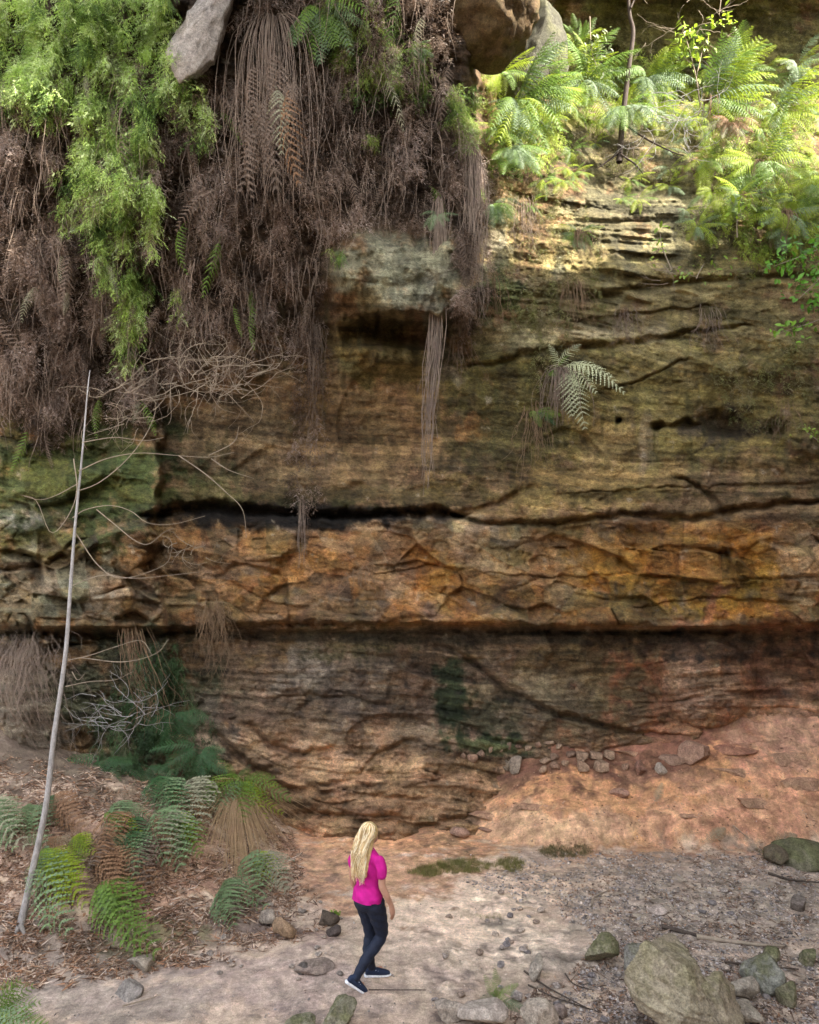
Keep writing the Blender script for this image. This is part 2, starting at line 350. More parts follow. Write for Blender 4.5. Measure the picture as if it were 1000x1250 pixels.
    cr = sm(.045, .0, np.abs(n2(U * .55, sv * 2.6, 66))) * sm(.1, .5, n2(U * .8, V * 1.1, 67)) + .6 * sm(.05, .0, np.abs(n2(U * 1.6 + .4 * V, sv * 5, 68))) * sm(.15, .5, n2(U * .9, V * 1.3, 69))
    Y = Y + (.035 + .05 * low + .03 * yb) * (1 - .8 * mid) * cr
    tv = sv * 2.4 + .25 * n2(U * .9, V, 54); saw = tv - np.floor(tv)
    Y = Y + (.01 + .05 * right + .08 * yb + .05 * low) * sm(-.1, .6, fbm(U * .6, V * .9, 58, 3)) * (sm(0, .85, saw) * sm(1, .9, saw) - .5) * (1 + n2(U * .7, V * .7, 55))
    Y = Y - .16 * fbm(U * .7, V * .8, 60, 3) - .055 * (1 - .6 * mid) * fbm(U * 2.2, V * 3.2, 61, 5, .55) - .02 * ridge(U * 5, V * 9, 62, 4) * (.35 + .8 * low) - .012 * fbm(U * 14, V * 20, 63, 2)
    # shaggy surface where plants cover the overhang
    veg = sm(600, 540, px) * sm(520, 380, py)
    if fine: Y = Y - .16 * veg * ridge(U * 1.6, V * .7, 65, 3)
    return Y
print('helpers ready')

# ---------------------------------------------------------------- the cliff sheet
def dens(a, b, c0, c1, step, far):
    L = [c0]; s = step
    while L[-1] > a: s = min(s * 1.25, far); L.append(L[-1] - s)
    L = L[::-1]; L += list(np.arange(c0 + step, c1, step)); s = step
    while L[-1] < b: s = min(s * 1.25, far); L.append(L[-1] + s)
    return np.array(L)
gx = dens(-420, 1400, -12, 1012, 1.6, 25); gy = dens(-1500, 1180, -12, 1030, 1.45, 20)
PX, PY = np.meshgrid(gx, gy); YC = cliffD(PX.ravel(), PY.ravel()).reshape(PX.shape)
def cliffY(px, py):
    """fast lookup of the built surface"""
    px = np.asarray(px, float); py = np.asarray(py, float)
    i = np.clip(np.searchsorted(gx, px) - 1, 0, len(gx) - 2); j = np.clip(np.searchsorted(gy, py) - 1, 0, len(gy) - 2)
    fu = np.clip((px - gx[i]) / (gx[i + 1] - gx[i]), 0, 1); fv = np.clip((py - gy[j]) / (gy[j + 1] - gy[j]), 0, 1)
    return (YC[j, i] * (1 - fu) + YC[j, i + 1] * fu) * (1 - fv) + (YC[j + 1, i] * (1 - fu) + YC[j + 1, i + 1] * fu) * fv
PXf = PX.ravel(); PYf = PY.ravel(); Uf = (PXf - 500) / 69.4; Vf = (HY - PYf) / 69.4 + 4
WN = fbm(Uf * 1.6, Vf * 1.6, 70, 5, .6); WN2 = fbm(Uf * 4, Vf * 4, 75, 4, .6); STN = n2(Uf * .8, Vf * 9, 76) + .5 * n2(Uf * 1.4, Vf * 20, 77); DR = fbm(Uf * 5, Vf * .7, 78, 3)
C = np.tile(np.array([.22, .14, .075]), (len(PXf), 1))
def paint(cx, cy, rx, ry, col, amt=1., mode=0, n=.7):
    global C
    nn = (WN + .35 * WN2, WN2 + .5 * WN, DR + .4 * WN2)[mode]
    d = np.sqrt(((PXf - cx) / rx) ** 2 + ((PYf - cy) / ry) ** 2) + n * nn
    m = (sm(1.25, .6, d) * amt)[:, None]; C = C * (1 - m) + np.array(col) * m
OR = (.32, .18, .07); GB = (.25, .19, .13); OL = (.12, .115, .035); DG = (.045, .062, .03); RD = (.30, .115, .06); YO = (.36, .23, .06)
DKR = (.02, .016, .013); PALE = (.40, .33, .25); TAN = (.36, .22, .13); GR = (.25, .245, .17)
# broad zones
paint(800, 480, 300, 130, (.21, .165, .06)); paint(820, 330, 260, 110, (.27, .22, .10)); paint(620, 480, 90, 110, (.10, .085, .03))
paint(830, 250, 180, 70, (.155, .14, .08)); paint(770, 160, 190, 50, (.11, .095, .05), .95); paint(880, 60, 230, 90, (.20, .185, .07)); paint(700, 400, 110, 14, (.40, .34, .21), .8); paint(760, 362, 120, 10, (.38, .32, .17), .8); paint(620, 345, 50, 10, (.40, .33, .2), .7); paint(620, 415, 60, 16, (.36, .32, .18), .7)
paint(300, 550, 200, 80, (.21, .15, .085)); paint(450, 510, 90, 80, (.26, .17, .085)); paint(480, 440, 110, 30, (.17, .15, .06), .8)
paint(60, 600, 140, 140, (.12, .115, .045)); paint(130, 590, 70, 110, (.07, .09, .03), .9); paint(20, 390, 30, 60, (.25, .15, .04))
paint(490, 330, 110, 60, GR, .95); paint(450, 410, 70, 30, (.22, .15, .05), .8); paint(540, 400, 30, 50, (.24, .22, .17), .8)
paint(600, 695, 420, 70, (.32, .205, .10)); paint(380, 690, 220, 65, (.28, .17, .09)); paint(860, 700, 150, 50, (.32, .18, .045), .9); paint(760, 680, 60, 40, (.36, .19, .04), .7)
paint(900, 740, 80, 22, (.38, .2, .04), .8); paint(850, 690, 60, 30, OR, .6); paint(520, 690, 50, 40, (.36, .18, .05), .7, 1); paint(340, 700, 30, 40, OR, .7, 1); paint(470, 700, 40, 40, GB, .8); paint(590, 680, 40, 40, GB, .6)
paint(980, 690, 30, 60, (.40, .30, .2), .7); paint(910, 600, 110, 40, (.26, .17, .09), .7); paint(700, 600, 140, 32, (.30, .2, .08), .8)
paint(450, 640, 180, 12, PALE, .5); paint(600, 660, 200, 10, (.34, .26, .17), .4)
paint(60, 720, 110, 50, (.24, .21, .15)); paint(220, 715, 70, 40, (.27, .2, .14), .8); paint(130, 710, 28, 40, (.33, .3, .25), .8); paint(25, 710, 40, 35, (.33, .30, .24), .7); paint(20, 632, 34, 16, (.36, .33, .32), .9)
paint(215, 695, 20, 50, OR, .4, 1); paint(150, 730, 18, 30, OR, .5, 1)
# lower band
paint(500, 850, 420, 100, (.23, .16, .11)); paint(740, 830, 150, 70, (.20, .14, .075)); paint(440, 790, 70, 40, GB, .6); paint(370, 815, 30, 45, (.36, .30, .24), .7); paint(430, 860, 60, 50, (.13, .10, .08), .7, 1)
paint(350, 930, 160, 50, (.42, .28, .18), .9); paint(640, 860, 90, 40, (.26, .2, .13), .6); paint(900, 840, 130, 80, (.42, .19, .10)); paint(860, 840, 50, 50, (.46, .30, .20), .8)
paint(960, 840, 60, 60, (.40, .20, .11), .9); paint(940, 800, 80, 30, (.28, .15, .09), .8)
paint(40, 850, 90, 80, (.22, .2, .16), .8); paint(170, 860, 90, 100, (.10, .105, .06), .9); paint(190, 810, 20, 20, (.3, .34, .28), .6); paint(250, 900, 40, 40, (.28, .22, .17), .8)
paint(480, 970, 190, 50, (.55, .34, .20), .95); paint(900, 960, 200, 70, (.38, .2, .12), .9); paint(980, 900, 70, 60, (.62, .38, .25), .8)
paint(60, 590, 140, 50, (.085, .115, .04), .75, 1); paint(250, 600, 60, 30, (.10, .11, .045), .5, 1)
# mosses and water stains, plus shade painted into the crack, ledge undercut and hole
paint(548, 850, 24, 46, DG, .95, 1, .5); paint(600, 910, 46, 14, (.05, .085, .03), .8, 1, .7); paint(590, 880, 40, 20, DG, .6, 1); paint(690, 640, 60, 12, OL, .4); paint(610, 360, 30, 30, (.09, .13, .04), .8, 1)
paint(430, 780, 60, 20, OL, .5, 1); paint(340, 628, 175, 22, DKR, 1, 1, .3); paint(500, 628, 60, 10, DKR, .6, 1); paint(110, 668, 14, 16, DKR, .7, 1); paint(600, 777, 420, 10, (.08, .065, .045), .8, 0, .3)  # stained crack painted blacker as a gap; long strip is shade under the ledge
paint(880, 520, 44, 22, (.09, .065, .055), .7, 1, .5); paint(600, 530, 60, 60, (.09, .07, .03), .6, 2); paint(575, 525, 22, 14, OR, .8, 1); paint(860, 790, 130, 14, (.08, .06, .045), .7, 1)  # dark fills paint shade into the hole and below the right ledge
paint(500, 605, 400, 12, OL, .35, 1); paint(740, 545, 40, 40, (.32, .22, .1), .5, 2); paint(790, 540, 12, 40, (.34, .26, .17), .5, 2)
paint(230, 30, 190, 620, (.065, .048, .038), .0)
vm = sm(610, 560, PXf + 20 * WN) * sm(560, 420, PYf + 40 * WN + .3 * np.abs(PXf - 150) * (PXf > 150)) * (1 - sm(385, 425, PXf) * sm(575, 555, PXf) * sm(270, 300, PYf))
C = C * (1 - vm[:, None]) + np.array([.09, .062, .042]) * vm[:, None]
# beds and blocks differ in colour from their neighbours
wU = Uf + .12 * n2(Uf * .9, Vf * .9, 40) + .10 * Vf; wV = Vf + .12 * n2(Uf * .9, Vf * .9, 41) + .05 * Uf
midm = sm(628, 640, PYf) * sm(768, 762, PYf) * sm(150, 240, PXf) + .7 * sm(480, 560, PYf) * sm(200, 150, PXf) * sm(770, 760, PYf)
TINT = np.array([(1.35, 1.2, 1.05), (.62, .6, .6), (1.2, .95, .6), (.9, .95, 1.0), (1.5, 1.38, 1.2), (.8, .62, .45), (1.05, 1.0, .95), (.75, .8, .62)])
for (sx, sy, seed, am) in ((1.5, 2.4, 2, .75), (3.6, 5.5, 3, .55)):
    _, _, cid, _, _ = voro(wU * sx, wV * sy, seed); t_ = TINT[(np.modf(np.abs(cid) * 53.7)[0] * 8).astype(int) % 8]
    a_ = (am * (.15 + .85 * midm))[:, None]; C = C * (1 - a_ + a_ * t_)
sv = Vf + .10 * Uf * sm(700, 500, PYf) - .3 * n2(Uf * .35, Vf * .3, 50) - .35 * sm(790, 900, PYf) * np.abs(Uf - 2.5) * .25 + .03 * n2(Uf * 3, Vf * 3, 95)
for fr_, am in ((4., .30), (11., .28), (24., .16)):
    L_ = np.floor(sv * fr_ + .6 * n2(Uf * .5, Vf * .5, 96)); r_ = _h(L_, np.floor(Uf * .45 + .7 * _h(L_, L_, np.full(L_.shape, 3)) + .3 * WN), np.full(L_.shape, 8))
    C = C * np.clip(1 + am * (1 - .7 * midm) * r_, .3, 2)[:, None]
# fine colour from strata, drips
k = 1 + .28 * STN + .26 * DR * sm(620, 560, PYf) + .34 * WN2 + .16 * fbm(Uf * 12, Vf * 14, 79, 3)
C = C * np.clip(k, .45, 1.6)[:, None]
wet = sm(.25, .8, DR + .4 * WN) * sm(250, 400, PYf) * sm(620, 560, PYf) * .55
C = C * (1 - wet[:, None]) + np.array([.06, .06, .025]) * wet[:, None]
spk = sm(.75, 1.1, WN2 + .3 * WN) * .5
C = C * (1 - spk[:, None]) + np.array([.42, .36, .27]) * spk[:, None]
spk = sm(.5, 1.1, -WN2 + .2 * STN) * .6 * sm(760, 780, PYf)
C = C * (1 - spk[:, None]) + np.array([.07, .055, .045]) * spk[:, None]
C = C * .86 * np.array([.99, .97, .90])
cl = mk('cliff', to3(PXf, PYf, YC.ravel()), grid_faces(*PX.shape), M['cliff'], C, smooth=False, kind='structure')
me = cl.data; me.polygons.foreach_set('use_smooth', np.ones(len(me.polygons), bool))

# ---------------------------------------------------------------- the ground sheet
xs = dens(-45, 45, -5.2, 8.0, .019, 3); ys = np.concatenate([dens(-45, 5.6, 5.58, 5.6, .02, 3)[:-1], np.arange(5.6, 12.9, .0155), [13.2, 13.8, 14.6]])
ys = np.unique(np.round(ys, 4))
GX, GY = np.meshgrid(xs, ys); gxf = GX.ravel(); gyf = GY.ravel(); gzf = gz(gxf, gyf)
f1, f2, cid, _, _ = voro(gxf * 9, gyf * 9, 5); pebm = sm(-.1, .5, fbm(gxf * .7, gyf * .7, 81, 3) + .8 * sm(.8, 2.2, gxf) * sm(10.6, 9.8, gyf) - .1)
gzf = gzf + pebm * .016 * sm(.5, .1, f1) * (cid > .2)
yc = np.maximum(gyf, 2.); PXf = 500 + gxf / yc * F; PYf = HY + (H - gzf) / yc * F
WN = fbm(gxf * 1.4, gyf * 1.8, 82, 5, .6); WN2 = fbm(gxf * 5, gyf * 6, 83, 4, .65); DR = WN
C = np.tile(np.array([.33, .25, .185]), (len(gxf), 1)); paint(760, 930, 420, 105, (.32, .17, .088), 1, 0, .15)
paint(600, 1090, 170, 60, (.46, .33, .23)); paint(560, 1120, 130, 60, (.58, .44, .32)); paint(470, 1180, 130, 40, (.44, .34, .26), .8); paint(450, 1050, 120, 60, (.42, .25, .15)); paint(650, 1160, 90, 30, (.56, .44, .33), .9)
paint(500, 1020, 160, 30, (.44, .25, .14)); paint(760, 990, 240, 60, (.37, .205, .11)); paint(700, 925, 300, 36, (.15, .08, .052)); paint(560, 1000, 90, 30, (.38, .22, .13), .8); paint(680, 1010, 120, 25, (.42, .28, .18), .8); paint(900, 1000, 120, 50, (.42, .24, .15), .9); paint(960, 930, 90, 60, (.42, .23, .14), .9); paint(880, 1010, 60, 20, (.34, .18, .11), .6)  # dark red band at the bank top paints in shade along the wall
paint(820, 895, 240, 34, (.20, .10, .065)); paint(980, 880, 90, 60, (.40, .24, .16), .9)  # upper dark red band continues the painted shade at the wall foot
paint(550, 980, 30, 60, (.2, .13, .08), .5)
paint(880, 1110, 220, 60, (.29, .235, .18), .85); paint(860, 1190, 220, 60, (.28, .225, .175), .85)
paint(140, 1050, 200, 110, (.26, .17, .12), .9); paint(230, 1060, 90, 60, (.34, .21, .14), .7); paint(60, 1150, 120, 40, (.20, .16, .13), .8); paint(120, 1215, 200, 40, (.26, .21, .17), .9); paint(300, 1120, 60, 26, (.17, .13, .11), .8); paint(190, 1150, 60, 26, (.12, .11, .05), .7)
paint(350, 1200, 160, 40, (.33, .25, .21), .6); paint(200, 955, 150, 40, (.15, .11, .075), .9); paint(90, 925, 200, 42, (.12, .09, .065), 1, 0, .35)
bk = (sm(1046, 1025, PYf) * sm(330, 420, PXf))[:, None]; mo = 1.28 * np.clip(1 + .26 * fbm(gxf * 2.2, gyf * 6, 97, 5, .65) - .12 * sm(.2, .8, ridge(gxf * 1.2, gyf * 6, 98, 3)), .35, 1.6)[:, None]
C = C * (1 - bk + bk * mo * np.array([1.0, .93, .84]))
C = C * np.clip(1 + .34 * WN2 + .22 * WN, .4, 1.6)[:, None]
C = C * (1 + .25 * (cid * pebm)[:, None]) * 1.32
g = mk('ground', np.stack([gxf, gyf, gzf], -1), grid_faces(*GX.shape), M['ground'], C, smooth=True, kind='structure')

# ---------------------------------------------------------------- unseen right and opposite walls, added to block and shape the light
def wall_sheet(name, pts, heights, depth=2.):
    n = 160; m = 60; P = spline([(a, b, 0) for a, b in pts], n); Hh = np.interp(np.linspace(0, 1, n), np.linspace(0, 1, len(heights)), heights)
    t = np.linspace(0, 1, m); T = np.gradient(P, axis=0); T /= np.linalg.norm(T, axis=1, keepdims=True); Nn = np.stack([-T[:, 1], T[:, 0], 0 * T[:, 0]], -1)
    s = np.linspace(0, 1, n) * 30
    SS, TT = np.meshgrid(s, t); Hn = Hh + 1.2 * fbm(s * .6, s * 0, 90, 4)
    Z = TT * (Hn[None] + 1) - 1
    D = .7 * fbm(SS * .5, Z * .5, 91, 5) + .3 * n2(SS * .4, Z * 3, 92)
    V = P[None] + Nn[None] * D[..., None]; V[..., 2] = Z
    top = V[-1] + Nn * -3 * np.sign(depth); top[:, 2] -= 0
    V = np.concatenate([V, top[None], top[None] * [1, 1, 0] + [0, 0, -1]])
    c = np.array([.22, .17, .10]) * np.clip(1 + .3 * fbm(SS * .6, Z * .6, 93, 4), .5, 1.6)[..., None]; c = np.concatenate([c, c[-2:]])
    return mk(name, V.reshape(-1, 3), grid_faces(m + 2, n), M['cliff'], c.reshape(-1, 3), smooth=True, kind='structure')
wall_sheet('side_sun_blocker', [(13.5, 16.5), (13, 12), (13, 8), (13, 4), (13.3, -2), (13, -9), (11, -14)], [9, 12.5, 18.8, 25, 31, 30, 24])  # rim heights set so sun reaches only the upper right
wall_sheet('opposite_light_blocker', [(12, -13), (4, -15), (-5, -15), (-14, -13)], [13, 10, 9, 10])  # added to cut low frontal skylight for more contrast
print('setting done')
#PART2
# ---------------------------------------------------------------- small builders
def hit(px, py):
    g = ghit(px, py); Yc = float(cliffY(px, py))
    return to3(px, py, Yc) if Yc < g[1] else g
def frond_mesh(name, mat, seed, pairs=20, lobes=7, arch=.16, width=.24, sweep=.25, twist=0., fat=.82):
    r = np.random.default_rng(seed); V = []; T = []
    def cur(t): return np.array([t, sweep * .25 * math.sin(t * 2.2) * 0 + .04 * math.sin(t * 3 + seed), arch * 4 * t * (1 - t) * (1.0 - .3 * t)])
    def tri(a, b, c): n = len(V); V.extend([a, b, c]); T.append((n, n + 1, n + 2))
    n = 14; w = .010
    for i in range(n):
        a = cur(i / n); b = cur((i + 1) / n); wa = w * (1 - .8 * i / n)
        tri(a + [0, wa, 0], a - [0, wa, 0], b); tri(a + [0, 0, wa * 1.2], a - [0, 0, wa * .6], b)
    for i in range(pairs):
        t = .12 + .87 * (i + .5) / pairs; c = cur(t); d = cur(min(t + .02, 1)) - c; d /= np.linalg.norm(d) + 1e-9
        pr = math.sin(min(1, t * 1.25 + .1) * math.pi * .52) ** .8 * (1 - max(0, t - .45) / .56) ** .75
        for s in (1, -1):
            if r.random() < .04: continue
            L = width * pr * r.uniform(.85, 1.12) + .015
            o = np.array([.45 + .25 * t + r.uniform(-.08, .08), s, -.12 + r.uniform(-.12, .1)]); o /= np.linalg.norm(o)
            st = L / lobes; side = np.cross(o, [0, 0, 1.]); side /= np.linalg.norm(side)
            ww = .5 * .87 / pairs * fat
            for k in range(lobes):
                u = (k + .1) / lobes; q = c + o * (u * L) + np.array([0, 0, -.35 * L * u * u]); q2 = c + o * ((u + 1.05 / lobes) * L) + np.array([0, 0, -.35 * L * (u + 1 / lobes) ** 2])
                h = ww * (1 - .75 * u ** 1.5)
                tw = np.array([0, 0, r.uniform(-.006, .006)])
                tri(q, q2, q * .4 + q2 * .6 + side * h + o * st * .45 + tw)
                tri(q2, q, q * .4 + q2 * .6 - side * h + o * st * .45 - tw)
    return mk(name, V, T, mat, link=False)
FM = {}
for mname in ('green', 'yellow', 'grey', 'deep', 'pale', 'rust', 'dusk', 'cream'):
    FM[mname] = [frond_mesh('frond', M[mname], i + 3, 16 + i % 2 * 3, 6, (.10, .16, .22)[i % 3], (.23, .26, .20)[i % 3]) for i in range(3)]
for mname in list(FM):
    FM[mname + '_open'] = [frond_mesh('frond', M[mname], i + 13, 12 + i, 6, (.14, .20, .26)[i % 3], (.21, .24, .19)[i % 3], fat=.6) for i in range(3)]
def frond_between(parent, A, B, m='green', N=(0, -1, .9), name='frond', label=None, wid=1.):
    A = Vector(A); B = Vector(B); X = B - A; L = X.length; X.normalize(); N = Vector(N)
    Z = (N - X * N.dot(X)); Z = Z.normalized() if Z.length > .05 else Vector((0, 0, 1)); Yv = Z.cross(X)
    Rm = Matrix((X, Yv, Z)).transposed().to_4x4()
    loc = A - (parent.location if parent else Vector())
    o = inst(name, random.choice(FM[m]), parent, Matrix.Translation(loc) @ Rm @ Matrix.Diagonal((L, L * wid, L, 1)))
    if label: o['label'] = label
    return o
def fern(label, base, fronds=None, n=8, L=1., a=(-160, -20), mats=('green',), fwd=(.1, .7), group=None, skirt=0, skirt_len=.5, skirt_mat='straw', name='fern', wid=1.):
    base = Vector(base); root = empty(name, base, label, 'fern', group)
    if fronds:
        sc = base.y / F
        for (dx, dy, f, m) in fronds:
            tip = base + Vector((dx * sc, -f, -dy * sc)); tip *= 1
            frond_between(root, base, tip, m, (random.uniform(-.3, .3), -1, .8), wid=wid)
    for i in range(n if not fronds else 0):
        an = math.radians(a[0] + (a[1] - a[0]) * (i + random.uniform(.2, .8)) / n); f = random.uniform(*fwd); l = L * random.uniform(.65, 1.1)
        d = Vector((math.cos(an), -f, math.sin(an))).normalized()
        frond_between(root, base, base + d * l, random.choice(mats), (random.uniform(-.5, .5), -1, random.uniform(.5, 1.3)), wid=wid)
    if skirt:
        ps = []; rs = []
        for i in range(skirt):
            l = skirt_len * random.uniform(.4, 1.1); dx = random.gauss(0, .22) * l; dy = -abs(random.gauss(0.12, .12)) * l - .03
            p0 = np.array([random.gauss(0, .04), random.gauss(-.02, .03), random.gauss(0, .03)])
            ps.append(spline([p0, p0 + [dx * .8, dy * 1.2, -.12 * l], p0 + [dx * 1.3 + random.gauss(0, .03), dy * 1.3, -.6 * l], p0 + [dx * 1.4 + random.gauss(0, .05), dy, -l]], 7)); rs.append((.006, .003))
        V, Q = tubes(ps, rs, 3); mk('dead_stalk', V, Q, M[skirt_mat], parent=root, kind='stuff')
    return root
def strands(name, label, cat, pts, mat, n, rad=(.004, .0018), jit=.05, spread=.06, group=None, wav=.03, parent=None, kind=None, endvar=.5):
    """hanging roots: pts = world polyline of the bundle"""
    P = spline(pts, 10); ps = []; rs = []
    for i in range(n):
        e = random.uniform(1 - endvar, 1.); m = 10; t = np.linspace(0, e, m); k = t * 9; i0 = np.clip(k.astype(int), 0, 8); f = (k - i0)[:, None]
        Q = P[i0] * (1 - f) + P[i0 + 1] * f
        jit_ = np.cumsum(rng.normal(0, wav * .22, (m, 3)), 0) * [1, .6, .15]
        off = np.array([random.gauss(0, spread), random.gauss(0, spread * .6), random.gauss(0, spread * .5)])
        ph = random.uniform(0, 9); w = wav * random.uniform(.3, 1.6)
        Q = Q + off * (.5 + .7 * t[:, None]) + np.stack([w * np.sin(t * 9 + ph) * t, w * .6 * np.cos(t * 7 + ph) * t, 0 * t], -1) + jit_; Q[:, 2] += random.uniform(0, .12)
        ps.append(Q); r = random.uniform(.6, 1.5); rs.append((rad[0] * r, rad[1] * r))
    V, Q = tubes(ps, rs, 3)
    return mk(name, V, Q, mat, label=label, cat=cat, group=group, parent=parent, kind=kind)
def scatter(n, poly, dens_f=None):
    xs_ = [p[0] for p in poly]; ys_ = [p[1] for p in poly]; out = np.zeros((0, 2))
    while len(out) < n:
        q = np.stack([rng.uniform(min(xs_), max(xs_), n * 2), rng.uniform(min(ys_), max(ys_), n * 2)], -1)
        wq = q + 14 * np.stack([n2(q[:, 0] / 25, q[:, 1] / 25, 3), n2(q[:, 0] / 25, q[:, 1] / 25, 4)], -1)
        m = inpoly(wq[:, 0], wq[:, 1], poly)
        if dens_f is not None: m &= rng.random(len(q)) < dens_f(q[:, 0], q[:, 1])
        out = np.concatenate([out, q[m]])
    return out[:n]
def sprig_template(seed, n=14, L=.16, leaf=.045, w=.008, spread=.9, droop=.4):
    r = np.random.default_rng(seed); V = []; T = []
    for i in range(n):
        t = (i + .5) / n; c = np.array([.02 * math.sin(t * 6 + seed), .02 * math.cos(t * 5 + seed), -L * t])
        a = r.uniform(0, 6.28); d = np.array([math.cos(a) * spread, math.sin(a) * spread, -droop + r.uniform(-.3, .3)]); d /= np.linalg.norm(d)
        l = leaf * r.uniform(.6, 1.3) * (1 - .4 * t); s = np.cross(d, r.normal(size=3)); s /= np.linalg.norm(s)
        k = len(V); V += [c - s * w * .25, c + d * l * .55 + s * w * .5, c + d * l + [0, 0, -.2 * l]]; T.append((k, k + 1, k + 2))
    return np.array(V), np.array(T)
def sprigs(name, P, scale, col, temps, mat, tilt=.35, out=.35, **kw):
    """many sprigs as one mesh; P (n,3), scale (n,), col (n,3)"""
    Vs = []; Ts = []; Cs = []; off = 0; n = len(P); pick = rng.integers(0, len(temps), n)
    for k, (tv, tt) in enumerate(temps):
        m = np.where(pick == k)[0]; q = len(m)
        if q == 0: continue
        a = rng.uniform(0, 6.283, q); ca, sa = np.cos(a), np.sin(a)
        X = tv[None, :, 0] * ca[:, None] - tv[None, :, 1] * sa[:, None]; Y = tv[None, :, 0] * sa[:, None] + tv[None, :, 1] * ca[:, None]; Z = np.repeat(tv[None, :, 2], q, 0)
        tx = rng.normal(0, tilt, q)[:, None]; ty = (rng.normal(0, tilt, q) + out)[:, None]
        X = X - Z * tx; Y = Y + Z * ty
        Q = np.stack([X, Y, Z], -1) * scale[m][:, None, None] + P[m][:, None]
        Vs.append(Q.reshape(-1, 3)); Ts.append((tt[None] + (np.arange(q) * len(tv))[:, None, None]).reshape(-1, 3) + off); off += q * len(tv)
        cc = np.repeat(col[m][:, None], len(tv), 1) * rng.uniform(.8, 1.2, (q, len(tv), 1)); Cs.append(cc.reshape(-1, 3))
    return mk(name, np.concatenate(Vs), np.concatenate(Ts), mat, np.concatenate(Cs), **kw)
def drape(name, polys, n, pal, temps, off=(.0, .25), sc=(.7, 1.5), fr=30., thr=-.35, lift=None, **kw):
    P = []; Cc = []
    tot = sum(p[1] for p in polys)
    for poly, wgt in polys:
        q = scatter(int(n * wgt / tot), poly, lambda x, y: .12 + .88 * sm(thr, thr + .5, fbm(x / fr, y / (fr * 2.2), 7, 3)))
        P.append(q)
    q = np.concatenate(P); h = .5 + .5 * np.clip(1.3 * fbm(q[:, 0] / 22, q[:, 1] / 60, 17, 3), -1, 1)
    Y = cliffY(q[:, 0], q[:, 1]) - rng.uniform(off[0], off[1], len(q)) * (.3 + 1.1 * h)
    pal = np.array(pal); k = np.clip((.5 + .9 * fbm(q[:, 0] / 40, q[:, 1] / 50, 27, 3) + rng.normal(0, .18, len(q))) * (len(pal) - 1), 0, len(pal) - 1.001); i = k.astype(int); f = (k - i)[:, None]
    col = pal[i] * (1 - f) + pal[i + 1] * f
    return sprigs(name, to3(q[:, 0], q[:, 1], Y), rng.uniform(sc[0], sc[1], len(q)), col, temps, M['veg'], **kw)

# ---------------------------------------------------------------- hanging vegetation over the overhang
brown_t = [sprig_template(i, 16, .20, .060, .011, .8, .5) for i in range(6)]
BR = [((-30, 90), (150, 60), (290, 90), (300, -20), (560, -20), (545, 110), (592, 190), (600, 320), (580, 360), (545, 285), (430, 272), (395, 320), (385, 420), (200, 470), (185, 520), (120, 500), (60, 540), (-30, 470))]
drape('dead_hanging_fern', [(BR[0], 20), ([(0, 330), (110, 330), (190, 470), (110, 510), (60, 540), (10, 500)], 2), ([(365, 400), (400, 410), (400, 600), (360, 640), (350, 590)], .4),
      ([(545, 180), (598, 210), (592, 380), (560, 420), (555, 300)], 1.6)], 24000,
      [(.055, .037, .026), (.13, .088, .06), (.20, .142, .105), (.28, .205, .155), (.36, .285, .24)], brown_t, (.0, .30), (.6, 1.4), kind='stuff')
green_t = [sprig_template(20 + i, 20, .26, .060, .014, .75, .75) for i in range(5)]
G = [([(-20, -20), (215, -20), (235, 60), (190, 70), (110, 60), (100, 110), (70, 150), (-20, 130)], 4.5),
     ([(205, 70), (235, 60), (262, 150), (245, 185), (205, 110)], .55), ([(95, 40), (210, 90), (190, 180), (90, 160)], 1.6),
     ([(90, 150), (185, 160), (197, 200), (185, 345), (165, 385), (130, 350), (115, 300), (95, 240)], 3.2), ([(135, 370), (178, 380), (172, 440), (150, 450)], .35), ([(60, 200), (90, 200), (95, 270), (75, 280)], .15),
     ([(205, 350), (222, 350), (220, 385)], .04)]
drape('hanging_green_fern', G, 9500, [(.09, .15, .04), (.24, .36, .08), (.42, .55, .14), (.52, .60, .32), (.34, .48, .10)], green_t, (.1, .5), (.55, 1.15), 26, -.25, kind='stuff')  # greens raised in place of sunlight on this foliage
G2 = [([(380, -10), (470, -10), (500, 40), (530, 60), (525, 120), (490, 110), (455, 140), (425, 110), (395, 60)], 2.2), ([(545, 105), (578, 100), (588, 180), (555, 190)], 1.4), ([(500, 90), (520, 90), (515, 130)], .2),
      ([(440, 160), (470, 160), (460, 180)], .12), ([(395, 300), (420, 300), (410, 325)], .1), ([(570, 225), (585, 225), (590, 255)], .12)]
drape('hanging_green_fern_patch', G2, 2400, [(.07, .13, .03), (.16, .24, .04), (.24, .30, .05), (.28, .36, .14)], green_t, (.1, .35), (.4, .9), 18, -.2, kind='stuff')
G3 = [([(595, 200), (700, 230), (760, 330), (740, 400), (690, 360), (640, 420), (600, 330)], 2), ([(640, 330), (700, 330), (700, 470), (650, 470)], 1), ([(820, 270), (960, 280), (1000, 330), (850, 335)], 1.2),
      ([(690, 150), (800, 170), (830, 215), (700, 210)], 1.6), ([(860, 440), (1000, 380), (1000, 520), (900, 520)], 1.0), ([(690, 0), (1000, 0), (1000, 130), (700, 110)], 3)]
drape('trailing_grass', G3, 4200, [(.09, .075, .035), (.15, .14, .05), (.19, .20, .06), (.24, .20, .11)], brown_t, (.0, .14), (.5, 1.2), 18, -.1, kind='stuff')
G4 = [([(840, 80), (1000, 110), (1000, 330), (940, 320), (850, 280), (860, 200)], 3), ([(690, 70), (830, 60), (840, 150), (700, 150)], 2), ([(590, 90), (700, 110), (690, 200), (600, 200)], 1.5)]
